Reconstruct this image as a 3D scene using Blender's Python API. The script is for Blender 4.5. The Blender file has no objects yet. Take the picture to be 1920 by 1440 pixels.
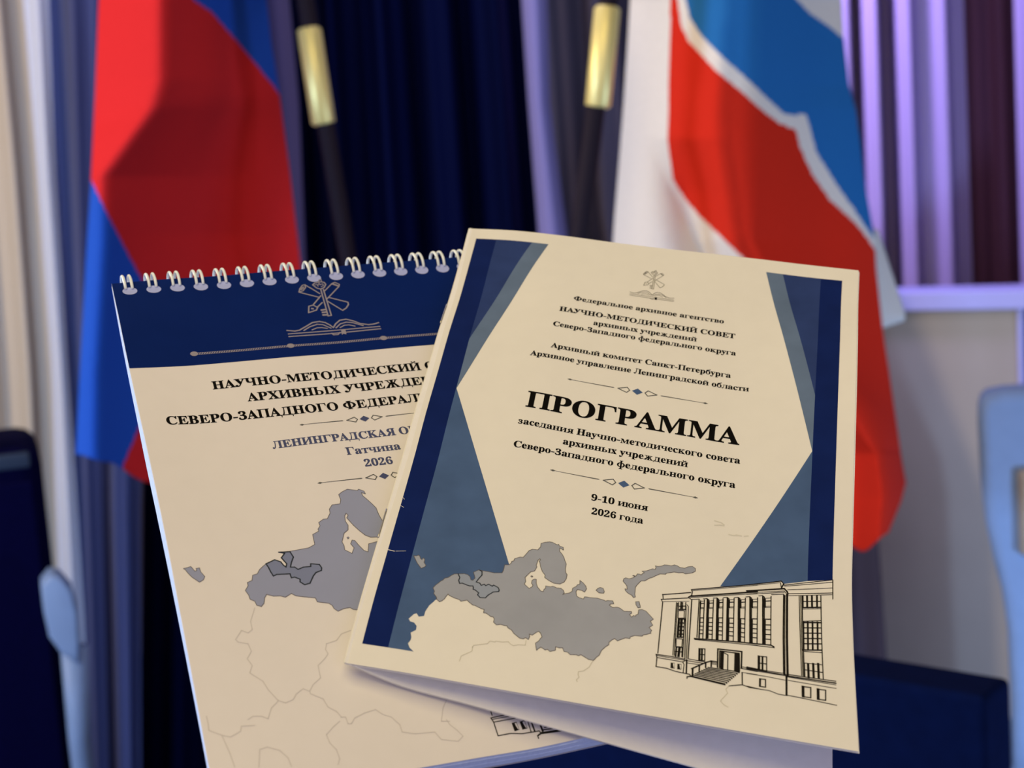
import bpy, bmesh, math, json
import numpy as np
from mathutils import Vector, Matrix
from mathutils.geometry import tessellate_polygon

SC = bpy.context.scene
COL = SC.collection

# ------------------------------------------------------------------ camera
ROLL, PITCH = math.radians(3.8), math.radians(7.4)
CAM = Vector((0, 0, 1.30))
FPX = 2662.0                                   # focal length in pixels of the 1920 wide frame
_f = Vector((0, math.cos(PITCH), -math.sin(PITCH)))
_d0 = Vector((0, -math.sin(PITCH), -math.cos(PITCH)))
_r0 = Vector((1, 0, 0))
CR = math.cos(ROLL) * _r0 + math.sin(ROLL) * _d0
CD = -math.sin(ROLL) * _r0 + math.cos(ROLL) * _d0
cd = bpy.data.cameras.new('camera')
cam = bpy.data.objects.new('camera', cd)
COL.objects.link(cam)
m = Matrix((CR, -CD, -_f)).transposed().to_4x4()
m.translation = CAM
cam.matrix_world = m
cd.sensor_width = 36
cd.lens = FPX / 1920 * 36
cd.clip_start = 0.02
cd.dof.use_dof = True
cd.dof.focus_distance = 0.468
cd.dof.aperture_fstop = 15.0
SC.camera = cam

# ------------------------------------------------------------------ light and exposure
SC.view_settings.view_transform = 'Standard'
SC.view_settings.look = 'None'
SC.view_settings.gamma = 1
SC.view_settings.use_curve_mapping = False
SC.view_settings.exposure = 0.0
wd = bpy.data.worlds.new('world')
wd.use_nodes = True
wd.node_tree.nodes['Background'].inputs[0].default_value = (0.80, 0.72, 0.92, 1)
wd.node_tree.nodes['Background'].inputs[1].default_value = 0.78
SC.world = wd


def area(name, loc, target, size, power, col, sy=None):
    l = bpy.data.lights.new(name, 'AREA')
    l.energy = power
    l.color = col
    l.size = size
    if sy:
        l.shape = 'RECTANGLE'
        l.size_y = sy
    o = bpy.data.objects.new(name, l)
    COL.objects.link(o)
    o.location = loc
    o.rotation_euler = (Vector(target) - Vector(loc)).to_track_quat('-Z', 'Y').to_euler()
    return o


# a warm hall lamp overhead, a warm side lamp towards the flags, blue and violet stage lights
area('hall_lamp', (-0.15, -0.30, 2.45), (0.05, 0.46, 1.2), 1.2, 16.2, (1.0, 0.80, 0.36))
area('flag_lamp', (-2.3, 1.25, 1.9), (0.2, 1.8, 1.25), 0.35, 40, (1.0, 0.80, 0.58))
area('blue_stage_light', (-1.7, 0.45, 1.0), (-0.5, 1.5, 0.95), 0.3, 30, (0.42, 0.62, 1.0))
area('violet_stage_light', (0.42, 3.28, 2.3), (1.45, 3.9, 1.2), 0.25, 21, (0.60, 0.47, 1.0))
area('blue_stage_light', (1.5, 0.9, 0.35), (0.8, 2.1, 0.5), 0.3, 18, (0.42, 0.62, 1.0))
area('low_fill', (0.25, 0.12, 0.5), (0.1, 0.45, 1.1), 0.25, 0.55, (0.55, 0.55, 1.0))  # added fill with no known source, lifts the notepad's bottom page edges
area('curtain_fill', (-0.3, 2.1, 2.95), (-0.3, 3.1, 0.9), 1.2, 16, (0.72, 0.70, 1.0), 0.3)  # added overhead fill, no known fixture, brightens the dim lower curtains


# ------------------------------------------------------------------ helpers
def ray(px, py):
    return (CR * ((px - 960) / FPX) + CD * ((py - 720) / FPX) + _f)


def at(px, py, Y):
    """the point at distance Y from the camera wall that appears at a photo position"""
    r = ray(px, py)
    return CAM + r * (Y / r.y)


def at_z(px, py, z):
    r = ray(px, py)
    return CAM + r * ((z - CAM.z) / r.z)


def s2l(c):
    return tuple(((v / 255) / 12.92 if v / 255 <= 0.04045 else ((v / 255 + 0.055) / 1.055) ** 2.4) for v in c)


def mat(name, col, rough=0.6, spec=0.3, metal=0.0, var=0.0, scale=60.0, bump=0.0, sheen=0.0):
    """procedural surface: base colour with a little noise and, where wanted, fine bump"""
    m = bpy.data.materials.new(name)
    m.use_nodes = True
    nt = m.node_tree
    b = nt.nodes['Principled BSDF']
    b.inputs['Roughness'].default_value = rough
    b.inputs['Specular IOR Level'].default_value = spec
    b.inputs['Metallic'].default_value = metal
    if sheen:
        b.inputs['Sheen Weight'].default_value = sheen
    b.inputs['Base Color'].default_value = (*col, 1)
    if var or bump:
        tc = nt.nodes.new('ShaderNodeTexCoord')
        nz = nt.nodes.new('ShaderNodeTexNoise')
        nz.inputs['Scale'].default_value = scale
        nz.inputs['Detail'].default_value = 5
        nt.links.new(tc.outputs['Object'], nz.inputs['Vector'])
        if var:
            rp = nt.nodes.new('ShaderNodeValToRGB')
            rp.color_ramp.elements[0].position = 0.3
            rp.color_ramp.elements[1].position = 0.7
            rp.color_ramp.elements[0].color = (*[c * (1 - var) for c in col], 1)
            rp.color_ramp.elements[1].color = (*[min(1, c * (1 + var)) for c in col], 1)
            nt.links.new(nz.outputs['Fac'], rp.inputs['Fac'])
            nt.links.new(rp.outputs['Color'], b.inputs['Base Color'])
        if bump:
            bp = nt.nodes.new('ShaderNodeBump')
            bp.inputs['Strength'].default_value = bump
            bp.inputs['Distance'].default_value = 0.001
            nt.links.new(nz.outputs['Fac'], bp.inputs['Height'])
            nt.links.new(bp.outputs['Normal'], b.inputs['Normal'])
    return m


def link(name, me, mats, parent=None, smooth=False):
    for mm in (mats if isinstance(mats, (list, tuple)) else [mats]):
        me.materials.append(mm)
    if smooth:
        me.polygons.foreach_set('use_smooth', [True] * len(me.polygons))
    o = bpy.data.objects.new(name, me)
    COL.objects.link(o)
    if parent is not None:
        o.parent = parent
    return o


def tag(o, label, cat, group=None, kind=None):
    if label:
        o['label'] = label
    if cat:
        o['category'] = cat
    if group:
        o['group'] = group
    if kind:
        o['kind'] = kind
    return o


def thing(name, loc, label, cat, rz=0.0, group=None):
    o = bpy.data.objects.new(name, None)
    o.empty_display_size = 0.05
    COL.objects.link(o)
    o.location = loc
    o.rotation_euler = (0, 0, rz)
    return tag(o, label, cat, group)


def bm_mesh(name, bm):
    me = bpy.data.meshes.new(name)
    bmesh.ops.recalc_face_normals(bm, faces=bm.faces)
    bm.to_mesh(me)
    bm.free()
    return me


def box_bm(lo, hi, bev=0.0, seg=3, bm=None):
    own = bm is None
    b2 = bmesh.new()
    bmesh.ops.create_cube(b2, size=1)
    lo, hi = Vector(lo), Vector(hi)
    for v in b2.verts:
        v.co = Vector((lo[i] + (v.co[i] + 0.5) * (hi[i] - lo[i]) for i in range(3)))
    if bev:
        bmesh.ops.bevel(b2, geom=b2.edges[:], offset=bev, segments=seg, affect='EDGES', profile=0.5)
    if own:
        return b2
    me = bpy.data.meshes.new('tmp')
    b2.to_mesh(me)
    b2.free()
    bm.from_mesh(me)
    bpy.data.meshes.remove(me)
    return bm


def tube_bm(pts, rad, n=12, bm=None, caps=True):
    """a round tube along points; rad is a number or one per point"""
    bm = bm or bmesh.new()
    pts = [Vector(p) for p in pts]
    rads = rad if isinstance(rad, (list, tuple)) else [rad] * len(pts)
    rings = []
    up = None
    for i, p in enumerate(pts):
        t = (pts[min(i + 1, len(pts) - 1)] - pts[max(i - 1, 0)]).normalized()
        if up is None:
            up = t.orthogonal().normalized()
        up = (up - t * up.dot(t)).normalized()
        sd = t.cross(up)
        rings.append([bm.verts.new(p + (up * math.cos(a) + sd * math.sin(a)) * rads[i])
                      for a in (2 * math.pi * k / n for k in range(n))])
    for a, b in zip(rings, rings[1:]):
        for k in range(n):
            bm.faces.new((a[k], a[(k + 1) % n], b[(k + 1) % n], b[k]))
    if caps:
        bm.faces.new(rings[0][::-1])
        bm.faces.new(rings[-1])
    return bm


# ------------------------------------------------------------------ curved sheets of paper
class Sheet:
    """A sheet measured in millimetres (u to the right, v down) bent through a net of points in the room."""

    def __init__(self, net, W, H, origin):
        P = np.array(net, float) - np.array(origin)
        self.W, self.H = W, H
        self.nv, self.nu = P.shape[:2]
        E = np.concatenate([2 * P[:1] - P[1:2], P, 2 * P[-1:] - P[-2:-1]], 0)
        self.E = np.concatenate([2 * E[:, :1] - E[:, 1:2], E, 2 * E[:, -1:] - E[:, -2:-1]], 1)

    def pos(self, u, v):
        a = np.asarray(v, float) / self.H * (self.nv - 1)
        b = np.asarray(u, float) / self.W * (self.nu - 1)
        j = np.clip(np.floor(a).astype(int), 0, self.nv - 2)
        i = np.clip(np.floor(b).astype(int), 0, self.nu - 2)

        def w(t):
            return (-.5 * t**3 + t * t - .5 * t, 1.5 * t**3 - 2.5 * t * t + 1, -1.5 * t**3 + 2 * t * t + .5 * t, .5 * t**3 - .5 * t * t)
        wa, wb = w(a - j), w(b - i)
        out = np.zeros(a.shape + (3,))
        for k in range(4):
            for l in range(4):
                out += (wa[k] * wb[l])[..., None] * self.E[j + k, i + l]
        return out

    def at(self, u, v, d=0.0):
        """point on the sheet lifted d millimetres off its face"""
        u, v = np.asarray(u, float), np.asarray(v, float)
        p = self.pos(u, v)
        e = 0.5
        du = self.pos(u + e, v) - self.pos(u - e, v)
        dv = self.pos(u, v + e) - self.pos(u, v - e)
        n = -np.cross(du, dv)
        n /= np.linalg.norm(n, axis=-1, keepdims=True)
        return p + n * (np.asarray(d, float)[..., None] / 1000.0 if np.ndim(d) else d / 1000.0)


NGU, NGV = 48, 66


def slab(sh, d0, d1, u0=0.0, u1=None, v0=0.0, v1=None, shear=0.0):
    """a solid layer of paper between depths d0 (face) and d1 (back)"""
    u1 = sh.W if u1 is None else u1
    v1 = sh.H if v1 is None else v1
    us, vs = np.linspace(u0, u1, NGU + 1), np.linspace(v0, v1, NGV + 1)
    U, V = np.meshgrid(us, vs)
    A = sh.at(U, V, d0).reshape(-1, 3)
    B = sh.at(U + shear, V, d1).reshape(-1, 3)
    n = NGU + 1
    N = len(A)
    fs = []
    for j in range(NGV):
        for i in range(NGU):
            a = j * n + i
            fs.append((a, a + n, a + n + 1, a + 1))
            fs.append((N + a, N + a + 1, N + a + n + 1, N + a + n))
    rim = [j * n for j in range(NGV + 1)] + [NGV * n + i for i in range(1, n)] + [j * n + NGU for j in range(NGV - 1, -1, -1)] + [i for i in range(NGU - 1, 0, -1)]
    ra, rb = [A[k] for k in rim], [B[k] for k in rim]
    M, K = 2 * N, len(rim)
    for k in range(K):
        k2 = (k + 1) % K
        fs.append((M + k2, M + k, M + K + k, M + K + k2))
    A = np.concatenate([A, B, ra, rb])
    me = bpy.data.meshes.new('sheet')
    me.from_pydata(A.tolist(), [], fs)
    me.update()
    return me


def ink(sh, pieces):
    """printed shapes: pieces are (loops, material index, lift in mm), loops are outlines with holes in sheet millimetres"""
    bm = bmesh.new()
    lay = bm.faces.layers.int.new('m')
    for loops, mi, lift in pieces:
        flat = [p for l in loops for p in l]
        tris = tessellate_polygon([[Vector((x, y, 0)) for x, y in l] for l in loops])
        vs = [bm.verts.new((x, y, lift * 1.6)) for x, y in flat]
        for t in tris:
            a, b, c = (flat[k] for k in t)
            if abs((b[0] - a[0]) * (c[1] - a[1]) - (c[0] - a[0]) * (b[1] - a[1])) < 1e-7:
                continue
            try:
                f = bm.faces.new([vs[k] for k in t])
                f[lay] = mi
            except ValueError:
                pass
    bmesh.ops.delete(bm, geom=[v for v in bm.verts if not v.link_faces], context='VERTS')
    xs = [v.co.x for v in bm.verts]
    ys = [v.co.y for v in bm.verts]
    x0, x1, y0, y1 = min(xs), max(xs), min(ys), max(ys)
    for k in range(1, NGU):
        x = sh.W * k / NGU
        if x0 < x < x1:
            bmesh.ops.bisect_plane(bm, geom=bm.verts[:] + bm.edges[:] + bm.faces[:], dist=1e-6, plane_co=(x, 0, 0), plane_no=(1, 0, 0))
    for k in range(1, NGV):
        y = sh.H * k / NGV
        if y0 < y < y1:
            bmesh.ops.bisect_plane(bm, geom=bm.verts[:] + bm.edges[:] + bm.faces[:], dist=1e-6, plane_co=(0, y, 0), plane_no=(0, 1, 0))
    bm.verts.ensure_lookup_table()
    co = np.array([v.co[:] for v in bm.verts])
    W = sh.at(co[:, 0], co[:, 1], co[:, 2])
    # faces must look off the sheet
    for f in bm.faces:
        a, b, c = (v.co for v in f.verts[:3])
        if (b.x - a.x) * (c.y - a.y) - (c.x - a.x) * (b.y - a.y) > 0:
            f.normal_flip()
    for v, w in zip(bm.verts, W):
        v.co = w
    mi = [f[lay] for f in bm.faces]
    me = bpy.data.meshes.new('ink')
    bm.to_mesh(me)
    bm.free()
    me.polygons.foreach_set('material_index', mi)
    return me


def stroke(pts, w, mi=0, lift=0.05, close=False):
    """a drawn line of width w (mm)"""
    out = []
    pts = list(pts) + ([pts[0]] if close else [])
    for (x0, y0), (x1, y1) in zip(pts, pts[1:]):
        dx, dy = x1 - x0, y1 - y0
        L = math.hypot(dx, dy)
        if L < 1e-4:
            continue
        dx, dy = dx / L, dy / L
        h, e = w / 2, w * 0.38
        ax, ay, bx, by = x0 - dx * e, y0 - dy * e, x1 + dx * e, y1 + dy * e
        out.append(([[(ax - dy * h, ay + dx * h), (bx - dy * h, by + dx * h), (bx + dy * h, by - dx * h), (ax + dy * h, ay - dx * h)]], mi, lift))
    return out


def ellipse(cx, cy, rx, ry, n=20):
    return [(cx + rx * math.cos(2 * math.pi * k / n), cy + ry * math.sin(2 * math.pi * k / n)) for k in range(n)]


def text_w(s):
    return sum(GLYPHS[c][0] for c in s)


def text(s, x0, v, width, cap, mi=0, lift=0.05, bold=0.04):
    """a line of bold serif lettering that starts at x0 and fills the width; v is the baseline"""
    sx, sy = width / text_w(s), cap / 455.0
    x, out = 0.0, []
    for c in s:
        adv, pcs = GLYPHS[c]
        for pc in pcs:
            loops = [[(x0 + (x + px) * sx, v - py * sy) for px, py in l] for l in pc]
            out.append((loops, mi, lift))
            for l in loops:
                out += stroke(l, cap * bold, mi, lift, True)
        x += adv
    return out


def divider(cx, v, half, mi_line=0, mi_fill=1):
    """line ornament: arrow tips, tapering lines, two open diamonds and one filled"""
    k = half / 24.9
    out = []
    for s in (-1, 1):
        X = lambda t: cx + s * t * k
        out.append(([[(X(24.9), v), (X(23.9), v - .42), (X(22.9), v), (X(23.9), v + .42)]], mi_line, .05))
        out.append(([[(X(24.0), v - .07), (X(8.6), v - .2), (X(8.1), v), (X(8.6), v + .2), (X(24.0), v + .07)]], mi_line, .05))
        out += stroke([(X(6.9), v), (X(3.7), v - 1.25 * k), (X(2.7), v), (X(3.7), v + 1.25 * k)], .34, mi_line, .05, True)
    out.append(([[(cx - 1.9 * k, v), (cx, v - 1.5 * k), (cx + 1.9 * k, v), (cx, v + 1.5 * k)]], mi_fill, .05))
    return out


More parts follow.
